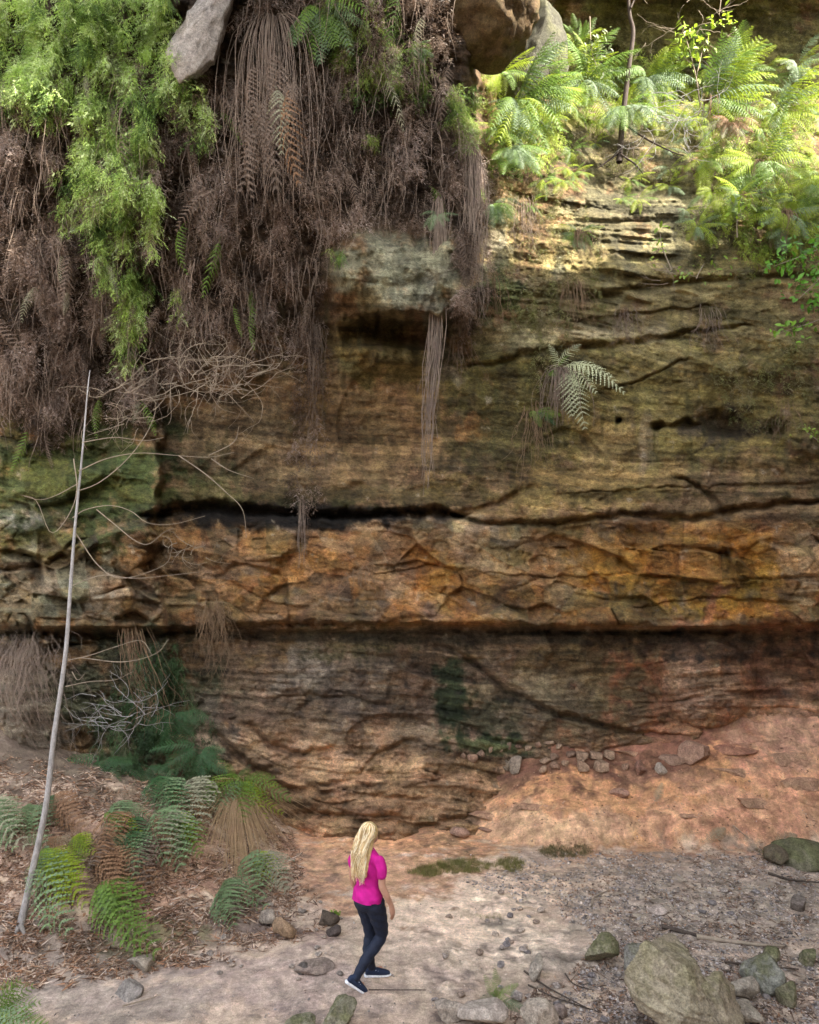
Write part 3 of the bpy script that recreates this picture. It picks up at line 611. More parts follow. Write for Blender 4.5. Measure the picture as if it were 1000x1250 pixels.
drape('fern_undergrowth', G4, 4200, [(.10, .15, .03), (.20, .28, .04), (.30, .38, .05), (.36, .42, .09)], green_t, (.1, .5), (.5, 1.1), 18, -.2, kind='stuff')
G5 = [([(110, 860), (190, 800), (215, 800), (270, 900), (260, 940), (120, 945)], 3), ([(150, 770), (210, 770), (215, 840), (160, 850)], .5)]
drape('dark_groundcover', G5, 1900, [(.03, .06, .022), (.05, .09, .03), (.06, .12, .04), (.12, .11, .06)], green_t, (.0, .45), (.45, 1.0), 18, -.1, kind='stuff')
ps = []; rs = []
q = scatter(1500, BR[0], lambda x, y: .1 + .9 * sm(-.2, .3, fbm(x / 16, y / 60, 37, 3)))
for x, y in q:
    l = random.uniform(.15, .75); k_ = random.uniform(-.12, .12); b = to3(x, y, float(cliffY(x, y)) - random.uniform(.15, .42)); c_ = random.uniform(-.1, .1)
    ps.append(spline([b, b + [k_ * .4, -.04, -l * .35], b + [k_ + c_ * .5, -.03, -l * .7], b + [k_ * 1.2 + c_, 0, -l]], 7)); rs.append((random.uniform(.003, .006), .0015))
V, Q = tubes(ps, rs, 3); mk('hanging_dead_stem', V, Q, M['root'], kind='stuff')
# roots and stalks hanging from the rock
R = lambda *pp, off=.3: [to3(x, y, float(cliffY(x, y)) - off if o is None else o) for x, y, o in [(p + (None,))[:3] for p in pp]]
strands('hanging_root', 'long pale rope of roots hanging below the grey mossy outcrop', 'roots', R((537, 250, 10.85), (535, 330, 10.8), (533, 430, 10.85), (524, 520, 10.9), (521, 612, 10.95)), M['root'], 60, (.009, .004), spread=.045, wav=.09, endvar=.55)
strands('hanging_root', 'tangled loose roots dangling right of the grey outcrop edge', 'roots', R((575, 190, 11.), (578, 280, 10.95), (570, 350, 11.), (572, 412, 11.1)), M['root'], 90, (.006, .003), spread=.12, wav=.10, endvar=.8)
strands('hanging_root', 'thin straight root curtain hanging from the lower ledge at left', 'roots', R((262, 745, 11.15), (263, 780, 11.2), (265, 820, 11.25), (264, 862, 11.3)), M['straw'], 80, (.0035, .0015), spread=.2, wav=.12, endvar=.8)
strands('hanging_root', 'small dark root tuft hanging under the long black crack', 'roots', R((368, 612), (369, 640), (368, 665), (370, 695), off=.12), M['root'], 26, (.003, .002), spread=.06, wav=.02)
strands('hanging_root', 'mauve root column trailing down the left wall below the dead ferns', 'roots', R((386, 400), (384, 460), (380, 520), (376, 590), off=.2), M['root'], 40, (.004, .002), spread=.12, wav=.10, endvar=.8)
strands('dry_grass_curtain', 'brown dry grass sweeping down the bank at the left edge', 'grass', R((30, 790), (25, 850), (45, 930), (70, 1000), off=.35), M['root'], 240, (.003, .0013), spread=.45, wav=.26, endvar=.85)
strands('dry_grass_curtain', 'thin dry stems hanging in the dark green hollow', 'grass', R((160, 770), (170, 820), (185, 860), (175, 900), off=.4), M['straw'], 60, (.005, .003), spread=.20, wav=.10)
for i, (x, y, l, n, lb) in enumerate(((655, 505, 80, 40, 'wispy root tuft under the small green fern on the wall'), (765, 385, 40, 40, 'short root fringe hanging from the upper yellow ledge'), (700, 350, 55, 46, 'dry fringe hanging below the small ferns on the yellow strata'),
                                    (865, 385, 55, 24, 'thin root fringe on the mossy wall right of centre'), (600, 345, 75, 30, 'faint root fringe beside the outcrop on the mossy wall'), (640, 250, 70, 50, 'brown fringe hanging from the fern shelf'),
                                    (440, 700, 40, 16, 'tiny root wisps on the orange block band'), (770, 170, 45, 40, 'dry fringe below the thin tree on the shelf'), (960, 500, 50, 30, 'root fringe at the right edge above the crack'), (560, 420, 60, 24, 'fine stray roots trailing right of the long rope of roots'))):
    strands('root_fringe', lb, 'roots', R((x, y), (x + 1, y + l * .4), (x + 2, y + l * .7), (x, y + l), off=.1), M['root'] if i % 2 else M['straw'], n, (.004, .002), spread=.22, wav=.08)
# ---------------------------------------------------------------- dead fern with drooping skirt
b = to3(333, 32, 10.0); root = empty('dead_tree_fern', b, 'dead fern with long drooping brown stalks and two dry fronds, hanging on the overhang', 'fern')
ps = []; rs = []
for i in range(75):
    w = random.gauss(0, .30); l = random.uniform(1.6, 2.7); d = random.uniform(.1, .5)
    ps.append(spline([(random.gauss(0, .03), 0, 0), (w * .45, -.25 * d, .10), (w * .95, -d * .6, -.35), (w * 1.15 + random.gauss(0, .05), -d * .6, -.6 * l), (w * 1.1 + random.gauss(0, .12), -d * .5, -l)], 12)); rs.append((.007, .003))
V, Q = tubes(ps, rs, 3); mk('dead_stalk', V, Q, M['root'], parent=root, kind='stuff')
frond_between(root, to3(333, 105, 9.5), to3(347, 190, 9.4), 'pale_open', (.3, -1, .1), name='dry_frond', label='pale bleached dry frond', wid=.8)
frond_between(root, to3(350, 112, 9.5), to3(368, 226, 9.4), 'rust_open', (-.4, -1, .1), name='dry_frond', label='rust brown dry frond', wid=.7)
for i in range(14):
    x0 = random.uniform(308, 362); y0 = random.uniform(60, 150); l = random.uniform(60, 120)
    frond_between(root, to3(x0, y0, 9.75), to3(x0 + random.uniform(-18, 18), y0 + l, 9.6), 'dusk_open', (random.uniform(-1, 1), -1, .1), name='dead_frond', wid=.7)
k = 0
while k < 60:
    x0, y0 = scatter(1, BR[0])[0]
    if 290 < x0 < 390 and y0 < 230: continue
    k += 1; Yc = float(cliffY(x0, y0)) - random.uniform(.2, .45); l = random.uniform(30, 80); a_ = random.gauss(0, .35)
    o = frond_between(None, to3(x0, y0, Yc), to3(x0 + l * math.sin(a_), y0 + l * math.cos(a_), Yc - .05), random.choice(('dusk_open', 'dusk_open', 'dusk_open', 'pale_open', 'green_open')), (random.uniform(-1, 1), -1, .2), name='hanging_frond', wid=random.uniform(.5, .8))
    tag(o, 'withered frond hanging among the brown stems and roots of the overhang', 'frond', 'withered fronds on the overhang')
# ---------------------------------------------------------------- ferns on the upper right shelf
UR = 'ferns growing on the sunlit shelf'
def uf(label, px, py, Y, **k):
    k['L'] *= .8; k['n'] = int(k['n'] * 1.6); return fern(label, to3(px, py, Y), group=UR, **k)
uf('large drooping green fern at the left end of the sunlit shelf', 632, 125, 12.0, n=20, L=1.35, a=(-130, 60), mats=('green', 'green', 'grey', 'yellow'))
uf('grey green fern hanging below the left end of the shelf', 628, 180, 11.9, n=12, L=.95, a=(-140, -20), mats=('grey', 'green'))
uf('small pale fern hanging beside the rock edge under the shelf', 602, 250, 11.8, n=9, L=.75, a=(-100, -20), mats=('grey', 'grey', 'green'))
uf('fern with yellow fronds behind the drooping green fern', 665, 110, 12.6, n=9, L=.95, a=(-60, 70), mats=('yellow', 'green'))
uf('bushy fern left of the thin tree', 715, 100, 13.2, n=15, L=1.25, a=(-160, 150), mats=('green', 'grey', 'yellow', 'green'))
uf('small upright fern above the left shelf ferns', 705, 60, 13.6, n=8, L=.8, a=(0, 170), mats=('yellow', 'green'))
uf('spreading fern just right of the thin tree', 790, 95, 13.3, n=15, L=1.15, a=(-170, 60), mats=('green', 'grey', 'yellow'))
uf('low fern at the foot of the thin tree', 765, 130, 12.8, n=10, L=.9, a=(-150, 0), mats=('green', 'grey'))
uf('bright yellow green fern arching right over the shelf', 862, 125, 13.0, n=16, L=1.5, a=(-70, 80), mats=('yellow', 'yellow', 'grey', 'green'), skirt=40, skirt_len=.7)
uf('lit fern with upright fronds at the top of the shelf', 895, 95, 13.3, n=10, L=1.0, a=(-30, 110), mats=('yellow', 'green'))
t_ = uf('dead rusty fern in the middle of the bright ferns', 890, 150, 12.7, n=12, L=.7, a=(-170, -10), mats=('rust', 'rust', 'pale'))
uf('pale sunlit fern reaching the right edge of the shelf', 945, 140, 12.8, n=14, L=1.25, a=(-100, 60), mats=('grey', 'yellow', 'yellow'))
uf('bright fern at the far right edge of the shelf', 992, 130, 12.8, n=10, L=1.1, a=(-200, 90), mats=('yellow', 'green'))
uf('yellow fern below the pale sunlit fern', 925, 200, 12.5, n=14, L=1.1, a=(-190, 70), mats=('yellow', 'yellow', 'green'), skirt=50, skirt_len=.7)
uf('fern with wide grey fronds on the lower shelf step', 955, 262, 12.2, n=12, L=.95, a=(-200, 0), mats=('grey', 'yellow'), skirt=60, skirt_len=.7)
uf('yellow green fern overhanging the lower shelf step', 905, 240, 12.3, n=11, L=.9, a=(-200, 60), mats=('green', 'yellow', 'grey'), skirt=30)
uf('fern pressed against the right edge below the shelf', 992, 225, 12.2, n=10, L=.9, a=(-220, -20), mats=('yellow', 'green'))
uf('small fern on the yellow strata with trailing roots', 705, 285, 12.1, n=9, L=.6, a=(-200, 30), mats=('yellow', 'grey', 'green'), skirt=40)
uf('tiny fern under the left part of the shelf', 688, 222, 12.2, n=7, L=.5, a=(-190, 20), mats=('green', 'yellow'))
for i in range(68):
    x = random.uniform(690, 1000); y = random.uniform(50, 150)
    if i >= 14: x, y = random.uniform(850, 1000), random.uniform(160, 290)
    if i >= 28: x, y = random.uniform(600, 680), random.uniform(90, 200)
    if i >= 38: x, y = random.uniform(610, 860), random.uniform(165, 260)
    if i >= 54: x, y = random.uniform(690, 870), random.uniform(80, 165)
    lbl = 'one of the small bright ferns ' + ('behind the thin tree along the top of the shelf' if i < 14 else 'crowding the right edge below the shelf' if i < 28 else 'packed into the left end of the sunlit shelf' if i < 38 else 'filling the middle of the sunlit shelf' if i >= 54 else 'rooted on the stepped rock under the shelf')
    uf(lbl, x, y, float(cliffY(x, y)) - (.06 if 38 <= i < 54 else random.uniform(.2, .6)), n=5 if 38 <= i < 54 else 9, L=random.uniform(.55, 1.0) * (.6 if 38 <= i < 54 else .9), a=(-190, 60), mats=random.choice((('yellow', 'green'), ('yellow', 'grey'), ('yellow', 'yellow', 'green'))))
WL = 'ferns clinging to the wall'
fern('pale fern with a dry root skirt clinging to the mid wall', to3(682, 452, 11.95), [(-16, -26, .2, 'cream_open'), (22, -28, .2, 'cream_open'), (-14, 14, .3, 'green'), (40, 12, .3, 'cream_open'), (74, 36, .4, 'cream_open'), (60, 14, .3, 'cream_open'), (40, 36, .4, 'cream_open'), (20, 30, .4, 'cream_open'), (8, -10, .3, 'green'), (30, 78, .3, 'cream_open'), (14, 62, .3, 'cream_open')], group=WL, skirt=90, skirt_len=.95, skirt_mat='root', wid=1.2)
fern('small green fern low on the wall left of the pale fern', to3(654, 503, 12.0), [(28, 8, .2, 'green'), (-10, 10, .2, 'green'), (16, -2, .2, 'green'), (4, 22, .2, 'green'), (20, 20, .2, 'deep')], group=WL, wid=1.2)
fern('grey green fern draped at the top of the overhang', to3(395, 12, 10.2), n=12, L=1.0, a=(-130, -30), mats=('grey', 'green'), group=WL)
fern('small grey fern on the brown overhang near the boulder', to3(505, 60, 10.5), n=7, L=.4, a=(-150, 30), mats=('grey', 'green'), group=WL)
fern('tiny blue green fern on the edge of the grey outcrop', to3(535, 262, 10.6), n=6, L=.35, a=(-180, 0), mats=('grey',), group=WL)
# ---------------------------------------------------------------- ferns on the lower left bank
LB = 'ferns on the left bank'
def lf(label, px, py, fr, up=.12, **k):
    p = hit(px, py); base = Vector((p[0], p[1] - .05, p[2] + .06)); root = empty('fern', base, label, 'fern', LB); w_ = min(1., k.get('wid', 1.) * .72)
    fr = [q for d in fr for q in (d, (d[0] * random.uniform(.5, 1.0) + random.uniform(-20, 20), d[1] * random.uniform(.5, .95) + random.uniform(-14, 14), d[2], d[3]))]
    for i, (dx, dy, f, m) in enumerate(fr):
        q = hit(px + dx, py + dy); c = np.array([0, 0, H]); far = q[1]
        if dy > 0: d = far - random.uniform(.3, .55)
        else: d = p[1] - random.uniform(.1, .3)
        tip = to3(px + dx, py + dy, min(d, p[1] - .08)); frond_between(root, base, tip, m + '_open', (random.uniform(-.5, .5), -1, random.uniform(.5, 1.2)), wid=w_)
    if k.get('skirt'):
        ps = []; rs = []; l0 = k['skirt_len']
        for i in range(k['skirt']):
            qx = px + random.gauss(12, 34); qy = py + random.uniform(30, 120) - abs(qx - px) * .5; tip = to3(qx, qy, hit(qx, qy)[1] - .12) - np.array(base); mid = tip * .45 + [0, -.12, .05 + random.uniform(0, .12)]
            s0 = np.array([random.gauss(0, .05), -.04, random.gauss(0, .04)]); ps.append(spline([s0, mid, tip], 8)); rs.append((.006, .0028))
        V, Q = tubes(ps, rs, 3); mk('dead_stalk', V, Q, M['straw_light'], parent=root, label='pale dry straw stalks under the fronds', kind='stuff')
    return root
lf('bright yellow green fern beside the sapling foot', 62, 1046, [(40, 22, .5, 'yellow'), (44, 60, .5, 'yellow'), (-22, 18, .3, 'green'), (22, 62, .5, 'yellow'), (28, 90, .6, 'grey'), (10, 30, .4, 'yellow'), (34, 44, .6, 'yellow'), (-10, 40, .4, 'grey')], wid=1.3)
lf('green fern with one broad drooping frond on the bank', 132, 1082, [(66, 78, .6, 'green'), (54, 62, .5, 'green'), (30, 24, .3, 'grey'), (-4, 34, .3, 'grey'), (44, 82, .7, 'green'), (24, 12, .2, 'grey')], wid=1.45)
lf('green fern in the bottom left corner of the picture', -8, 1250, [(60, -30, .2, 'green'), (30, -58, .1, 'green'), (68, 0, .3, 'green'), (6, -64, .1, 'grey'), (50, -48, .2, 'green'), (40, 20, .3, 'yellow'), (66, 22, .3, 'grey')], wid=1.3)
lf('small silvery fern high on the bank', 150, 988, [(24, 12, .3, 'grey'), (-14, 12, .3, 'grey'), (14, 24, .3, 'grey'), (-16, -4, .2, 'grey'), (22, -2, .2, 'pale')], wid=1.3)
lf('yellow tipped frond fern under the small silvery fern', 130, 1000, [(44, 16, .3, 'yellow'), (20, 14, .3, 'green')], wid=.9)
lf('dusky grey fern below the dark green hollow', 205, 962, [(-20, 6, .3, 'grey'), (14, 38, .4, 'grey'), (-10, 30, .4, 'deep'), (20, 20, .3, 'deep'), (-6, -20, .2, 'grey'), (24, -6, .2, 'deep')], wid=1.3)
lf('pale bleached fern hanging left of the straw clump', 245, 964, [(-4, 52, .4, 'pale'), (12, 44, .4, 'pale'), (-8, 20, .3, 'pale'), (18, 26, .4, 'grey')], wid=1.3)
lf('bright green fern crowning the clump of straw', 292, 958, [(66, 16, .4, 'green'), (52, 2, .3, 'yellow'), (-48, -6, .3, 'yellow'), (-40, 14, .4, 'green'), (36, 42, .5, 'yellow'), (4, 48, .5, 'green'), (-24, 38, .5, 'grey'), (14, -26, .1, 'grey'), (-22, -22, .1, 'green'), (44, -10, .3, 'green'), (56, 34, .4, 'yellow'), (-44, 30, .4, 'green')], skirt=420, skirt_len=1.15, wid=1.25)
lf('green and silver fern in the middle of the bank', 214, 1000, [(14, 50, .4, 'grey'), (24, 30, .4, 'yellow'), (-6, 52, .5, 'pale'), (8, 60, .5, 'grey'), (32, 44, .5, 'green')], wid=1.3)
lf('silver white drooping fern low on the bank', 282, 1082, [(4, 50, .4, 'grey'), (-10, 40, .4, 'grey'), (8, 34, .4, 'pale')], wid=1.7)
lf('small green and white fern right of the silver fern', 318, 1050, [(34, 14, .4, 'grey'), (20, 26, .4, 'yellow'), (38, 36, .4, 'pale'), (-8, 18, .3, 'grey'), (-4, 56, .5, 'grey')], wid=1.4)
lf('bluish fern cut by the left edge of the picture', -6, 985, [(28, 20, .4, 'grey'), (20, 40, .4, 'grey'), (24, -8, .3, 'grey'), (46, 48, .4, 'pale'), (30, 50, .5, 'grey')], wid=1.3)
lf('tiny bright fern above the sapling foot fern', 100, 1028, [(10, 16, .2, 'yellow'), (-10, 10, .2, 'yellow'), (2, 22, .2, 'green'), (12, 2, .2, 'yellow')], wid=1.4)
lf('pale dry fern behind the sapling', 60, 1030, [(30, -2, .3, 'pale'), (-34, -2, .3, 'pale'), (40, 8, .3, 'rust')])
lf('rust brown collapsed fern in the middle of the bank', 130, 1040, [(34, 60, .4, 'rust'), (54, 50, .4, 'rust'), (20, 56, .4, 'rust'), (64, 36, .3, 'rust')])
for i in range(9):
    x, y = random.uniform(10, 215), random.uniform(960, 1110)
    if y > 1000 + (340 - x) * .6 + 60: y -= 60
    lf('one of the low brown or faded ferns scattered over the left bank', x, y, [(random.uniform(-40, 50), random.uniform(5, 50), .3, random.choice(('rust', 'rust', 'dusk', 'deep', 'grey'))) for _ in range(3)], wid=1.3)
for (x, y, lb) in ((130, 925, 'dark green fern at the left of the shaded hollow'), (215, 870, 'dark green fern on the wall of the shaded hollow'), (246, 915, 'dark green fern at the right of the shaded hollow'), (180, 935, 'dark green fern at the bottom of the shaded hollow')):
    p = to3(x, y, float(cliffY(x, y)) - .35); fern(lb, p, n=9, L=.75, a=(-190, 10), mats=('deep',), group=LB)
p = ghit(606, 1222)
fern('small blue green fern by the pale stones in the foreground', p + [0, 0, .02], [(26, -24, .1, 'green'), (-22, -14, .15, 'grey'), (0, -38, 0, 'green'), (14, 12, .25, 'green'), (-8, 16, .25, 'grey'), (-14, -34, .05, 'green'), (34, -2, .2, 'grey')], wid=1.0)
for i, (x, y, dx, dy, lb) in enumerate(((797, 985, 14, -24, 'dry pale fallen frond standing on the red bank'), (856, 1030, 34, -12, 'dry pale fallen frond lying on the red dirt'), (940, 1030, 40, -4, 'dry fallen frond beside the mossy mound'))):
    p = hit(x, y); o = frond_between(None, p + [0, -.02, .05], Vector(p + [0, -.02, .05]) + Vector((dx * p[1] / F, .12, -dy * p[1] / F)), 'pale', (0, -1, 1), name='fallen_frond'); tag(o, lb, 'frond', 'fallen dry fronds')
# ---------------------------------------------------------------- sapling with bare twigs
p0 = hit(24, 1142); T0 = Vector(p0); YS = p0[1]
sap = empty('sapling', T0, 'slender pale sapling trunk leaning at the left edge of the bank', 'tree')
def rel(pts, o=T0): return [np.array(p) - np.array(o) for p in pts]
tp = [(20, 1152), (24, 1135), (36, 1080), (56, 985), (66, 900), (80, 800), (86, 720), (92, 640), (100, 560), (107, 478), (110, 452)]
V, Q = tubes([spline(rel([to3(x, y, YS + .12 * i) for i, (x, y) in enumerate(tp)]), 46)], [(.046, .004)], 10); mk('trunk', V, Q, M['bark'], parent=sap, smooth=True)
V, Q = tubes([spline(rel([to3(x, y, YS + .02)for x, y in q]), 8) for q in ([(24, 1130), (18, 1142), (12, 1148)], [(25, 1128), (30, 1140), (34, 1148)])], [(.03, .012)] * 2, 6); mk('root', V, Q, M['bark'], parent=sap, smooth=True)
BRN = [[(89, 632), (105, 622), (135, 617), (160, 624), (180, 638), (210, 640), (250, 630)], [(118, 622), (140, 640), (165, 660), (182, 664), (200, 650), (212, 645)], [(93, 600), (120, 590), (150, 566), (172, 540), (186, 515), (190, 492), (175, 482), (140, 478)],
       [(90, 560), (94, 600), (82, 632), (62, 650), (45, 612), (25, 604)], [(83, 806), (110, 800), (140, 790), (172, 782), (186, 800)], [(100, 803), (150, 808), (190, 798), (206, 780)], [(80, 838), (110, 832), (140, 830), (162, 820)],
       [(96, 575), (130, 560), (170, 553), (215, 556), (255, 558), (286, 552)], [(218, 556), (250, 578), (275, 600), (296, 622), (301, 656)], [(255, 556), (285, 540), (292, 520)], [(258, 560), (280, 574), (310, 584)], [(86, 716), (110, 706), (130, 702), (165, 706), (210, 702), (245, 698)],
       [(96, 590), (70, 604), (50, 610), (30, 606)], [(100, 540), (140, 534), (175, 538), (200, 534)], [(92, 650), (120, 690), (150, 706), (200, 690), (210, 670)], [(88, 820), (95, 830), (104, 822)]]
for q in BRN:
    Yb = YS + .9; V, Q = tubes([spline(rel([to3(x, y, Yb - .05 * i) for i, (x, y) in enumerate(q)]), 22)], [(.007, .0025)], 4); mk('branch', V, Q, M['twig'], parent=sap)
# tangled dead shrub
def twiggy(rootp, n, spread, L, bounds, seed, curl=.9):
    r = random.Random(seed); ps = []; rs = []
    for i in range(n):
        p = Vector(rootp) + Vector((r.uniform(-spread, spread), r.uniform(-.2, .2), r.uniform(-spread, spread) * .6)); a = r.uniform(0, 6.28); q = [tuple(p)]; l = r.uniform(.4, 1) * L; k = r.uniform(-curl, curl); m = 12
        for j in range(m):
            a += k * .25 + r.gauss(0, .12); p = p + Vector((math.cos(a), r.gauss(0, .25), math.sin(a) * .75)) * l / m; q.append(tuple(p))
        ps.append(np.array(q)); rs.append((.0065, .0025))
        for s in range(2):
            b0 = r.randint(3, 9); pp = Vector(q[b0]); a2 = a + r.uniform(-1.4, 1.4); qq = [tuple(pp)]
            for j in range(5): a2 += r.gauss(0, .2); pp = pp + Vector((math.cos(a2), r.gauss(0, .3), math.sin(a2))) * l * .07; qq.append(tuple(pp))
            ps.append(np.array(qq)); rs.append((.003, .0015))
    return tubes(ps, rs, 3)
V, Q = twiggy(to3(262, 462, 10.6), 52, .6, 1.4, None, 4); mk('dead_shrub', V, Q, M['twig'], label='tangle of bare pale twigs hanging on the wall right of the sapling', cat='shrub')
V, Q = twiggy(to3(150, 500, 10.4), 22, .5, 1.0, None, 5, .5); mk('dead_shrub', V, Q, M['twig'], label='thin bare twigs caught above the sapling tip', cat='shrub')
V, Q = twiggy(to3(150, 870, 10.6), 30, .5, .9, None, 9, .5); mk('dead_shrub', V, Q, M['bark'], label='grey dead stems in the dark green hollow', cat='shrub')
V, Q = twiggy(to3(830, 140, 12.7), 34, .8, 1.2, None, 6, .6); mk('dead_shrub', V, Q, M['bark'], label='grey bare twigs among the bright ferns', cat='shrub')
V, Q = twiggy(to3(820, 20, 13.2), 14, .8, 1.2, None, 8, .6); mk('dead_shrub', V, Q, M['twig'], label='bare twigs hanging in front of the dark rock at the top right', cat='shrub')
V, Q = twiggy(to3(815, 335, 12.0), 9, .3, .6, None, 12, .8); mk('dead_shrub', V, Q, M['twig'], label='little bare twigs below the shelf on the mossy wall', cat='shrub')
V, Q = twiggy(to3(225, 672, 10.9), 12, .3, .5, None, 14, .8); mk('dead_shrub', V, Q, M['twig'], label='small curled twigs at the end of the black crack', cat='shrub')
# thin tree on the shelf
T1 = Vector(to3(757, 195, 12.9)); tr = empty('thin_tree', T1, 'thin dark crooked tree rising through the shelf ferns', 'tree')
V, Q = tubes([spline(rel([to3(x, y, 12.9) for x, y in ((756, 198), (757, 182), (762, 130), (768, 80), (773, 40), (769, 20), (767, -10), (770, -60), (765, -140))], T1), 30)], [(.06, .022)], 8); mk('trunk', V, Q, M['bark_dark'], parent=tr, smooth=True)
for q in ([(770, 10), (778, -8), (790, -30)], [(760, 150), (790, 170), (820, 185), (835, 190)], [(757, 185), (740, 198), (730, 205)], [(757, 188), (775, 200), (785, 212)]):
    V, Q = tubes([spline(rel([to3(x, y, 12.85) for x, y in q], T1), 10)], [(.022, .008)], 5); mk('branch' if q[0][1] < 160 else 'root', V, Q, M['bark_dark'], parent=tr)
# ---------------------------------------------------------------- leafy branches
def leaves(pts, size, n, col, seed, rad=.12):
    r = np.random.default_rng(seed); V = []; T = []; Cc = []
    for (c, k) in pts:
        for i in range(k):
            p = np.array(c) + r.normal(0, rad, 3); d = r.normal(size=3) + [0, -.2, -.3]; d /= np.linalg.norm(d); s = np.cross(d, [r.normal() * .4, -1, .6]); s /= np.linalg.norm(s) + 1e-9; nn = np.cross(d, s)
            l = size * r.uniform(.6, 1.3); w = l * .24; b = len(V); cc = np.array(col) * r.uniform(.6, 1.3)
            V += [p, p + d * l * .35 + s * w - nn * w * .3, p + d * l * .7 + s * w * .8 - nn * w * .3, p + d * l, p + d * l * .7 - s * w * .8 - nn * w * .3, p + d * l * .35 - s * w - nn * w * .3, p + d * l * .5]
            T += [(b, b + 1, b + 6), (b + 1, b + 2, b + 6), (b + 2, b + 3, b + 6), (b + 3, b + 4, b + 6), (b + 4, b + 5, b + 6), (b + 5, b, b + 6)]; Cc += [cc] * 7
    return V, T, Cc
def leafy(label, stems, clusters, Y, col, size, seed, name='leafy_branch', cat='branch', rad=.1):
    o0 = Vector(to3(*stems[0][0], Y)); e = empty(name, o0, label, cat)
    V, Q = tubes([spline(rel([to3(x, y, Y) for x, y in q], o0), 9) for q in stems], [(.012, .005)] * len(stems), 4); mk('stem', V, Q, M['twig'], parent=e)
    V, T, Cc = leaves([(np.array(to3(x, y, Y)) - np.array(o0), k) for x, y, k in clusters], size, 0, col, seed, rad); mk('foliage', V, T, M['veg'], np.array(Cc), parent=e)
leafy('bright green leafy branch reaching in at the right edge', [[(1090, 250), (1030, 290), (985, 310), (945, 325)], [(1040, 290), (1000, 340), (975, 365)], [(1050, 280), (1020, 330), (1005, 375)]],
      [(945, 322, 14), (958, 316, 16), (972, 328, 22), (985, 312, 24), (998, 300, 26), (990, 340, 26), (975, 350, 18), (1000, 365, 26), (1012, 330, 30), (990, 372, 12), (965, 300, 8), (1010, 290, 20), (950, 340, 8), (1020, 380, 20)], 9.5, (.10, .24, .02), .10, 1, rad=.09)
leafy('small lower leafy spray hanging under the right edge branch', [[(1060, 340), (1010, 385), (965, 402), (948, 408)]], [(950, 405, 8), (962, 402, 12), (975, 410, 12), (968, 396, 8), (985, 398, 6)], 9.6, (.16, .30, .03), .09, 2, rad=.06)
leafy('yellow green sprout at the right edge over the mossy wall', [[(1010, 545), (995, 535), (985, 528)]], [(985, 526, 16), (997, 532, 12)], 11.9, (.25, .34, .05), .08, 3, rad=.07)
leafy('young broad leaved shrub with yellow green leaves at the top of the shelf', [[(855, 130), (850, 95), (840, 55), (832, 35)], [(850, 95), (858, 60), (865, 45)], [(846, 80), (835, 70)]], [(834, 32, 14), (842, 44, 16), (856, 50, 14), (828, 55, 10), (846, 64, 12), (836, 72, 10), (860, 62, 8), (850, 78, 8)], 12.9, (.26, .36, .03), .13, 4, 'broadleaf_shrub', 'shrub', .08)
leafy('small yellow leaf spray hanging before the dark top right rock', [[(882, -30), (880, 0), (878, 18)]], [(870, 26, 8), (882, 20, 10), (892, 26, 7), (878, 32, 6)], 12.8, (.28, .38, .03), .12, 5, rad=.06)
leafy('low green seedling leaves on the shelf under the bright ferns', [[(820, 330), (808, 300), (806, 285)]], [(806, 284, 8), (808, 296, 6), (803, 312, 5)], 12.0, (.22, .32, .03), .1, 6, 'seedling', 'plant', .08)
leafy('row of small green seedlings on the shelf lip', [[(850, 340), (856, 328), (860, 322)]], [(835, 328, 8), (856, 322, 8), (872, 326, 6), (892, 330, 10), (845, 334, 5)], 12.0, (.17, .26, .03), .09, 7, 'seedling', 'plant', .12)
leafy('bright leafy plant in the gap of the lower shelf ferns', [[(900, 290), (900, 270), (905, 255)]], [(895, 248, 14), (908, 256, 14), (890, 262, 10), (918, 244, 8), (915, 285, 8)], 11.9, (.24, .34, .03), .12, 8, 'broadleaf_plant', 'plant', .12)
leafy('tuft of pale green leaves at the very top above the shelf', [[(650, -40), (655, 10), (672, 40)], [(720, 20), (722, 60), (728, 80)]], [(668, 40, 20), (676, 60, 20), (664, 20, 16), (725, 50, 24), (730, 65, 20), (735, 90, 10)], 12.9, (.22, .26, .12), .1, 9, 'hanging_plant', 'plant', .12)
leafy('green sprig in the leaf litter left of the woman', [[(402, 1122), (408, 1112)]], [(405, 1113, 10), (412, 1114, 10)], ghit(404, 1120)[1], (.17, .27, .03), .06, 10, 'seedling', 'plant', .03)
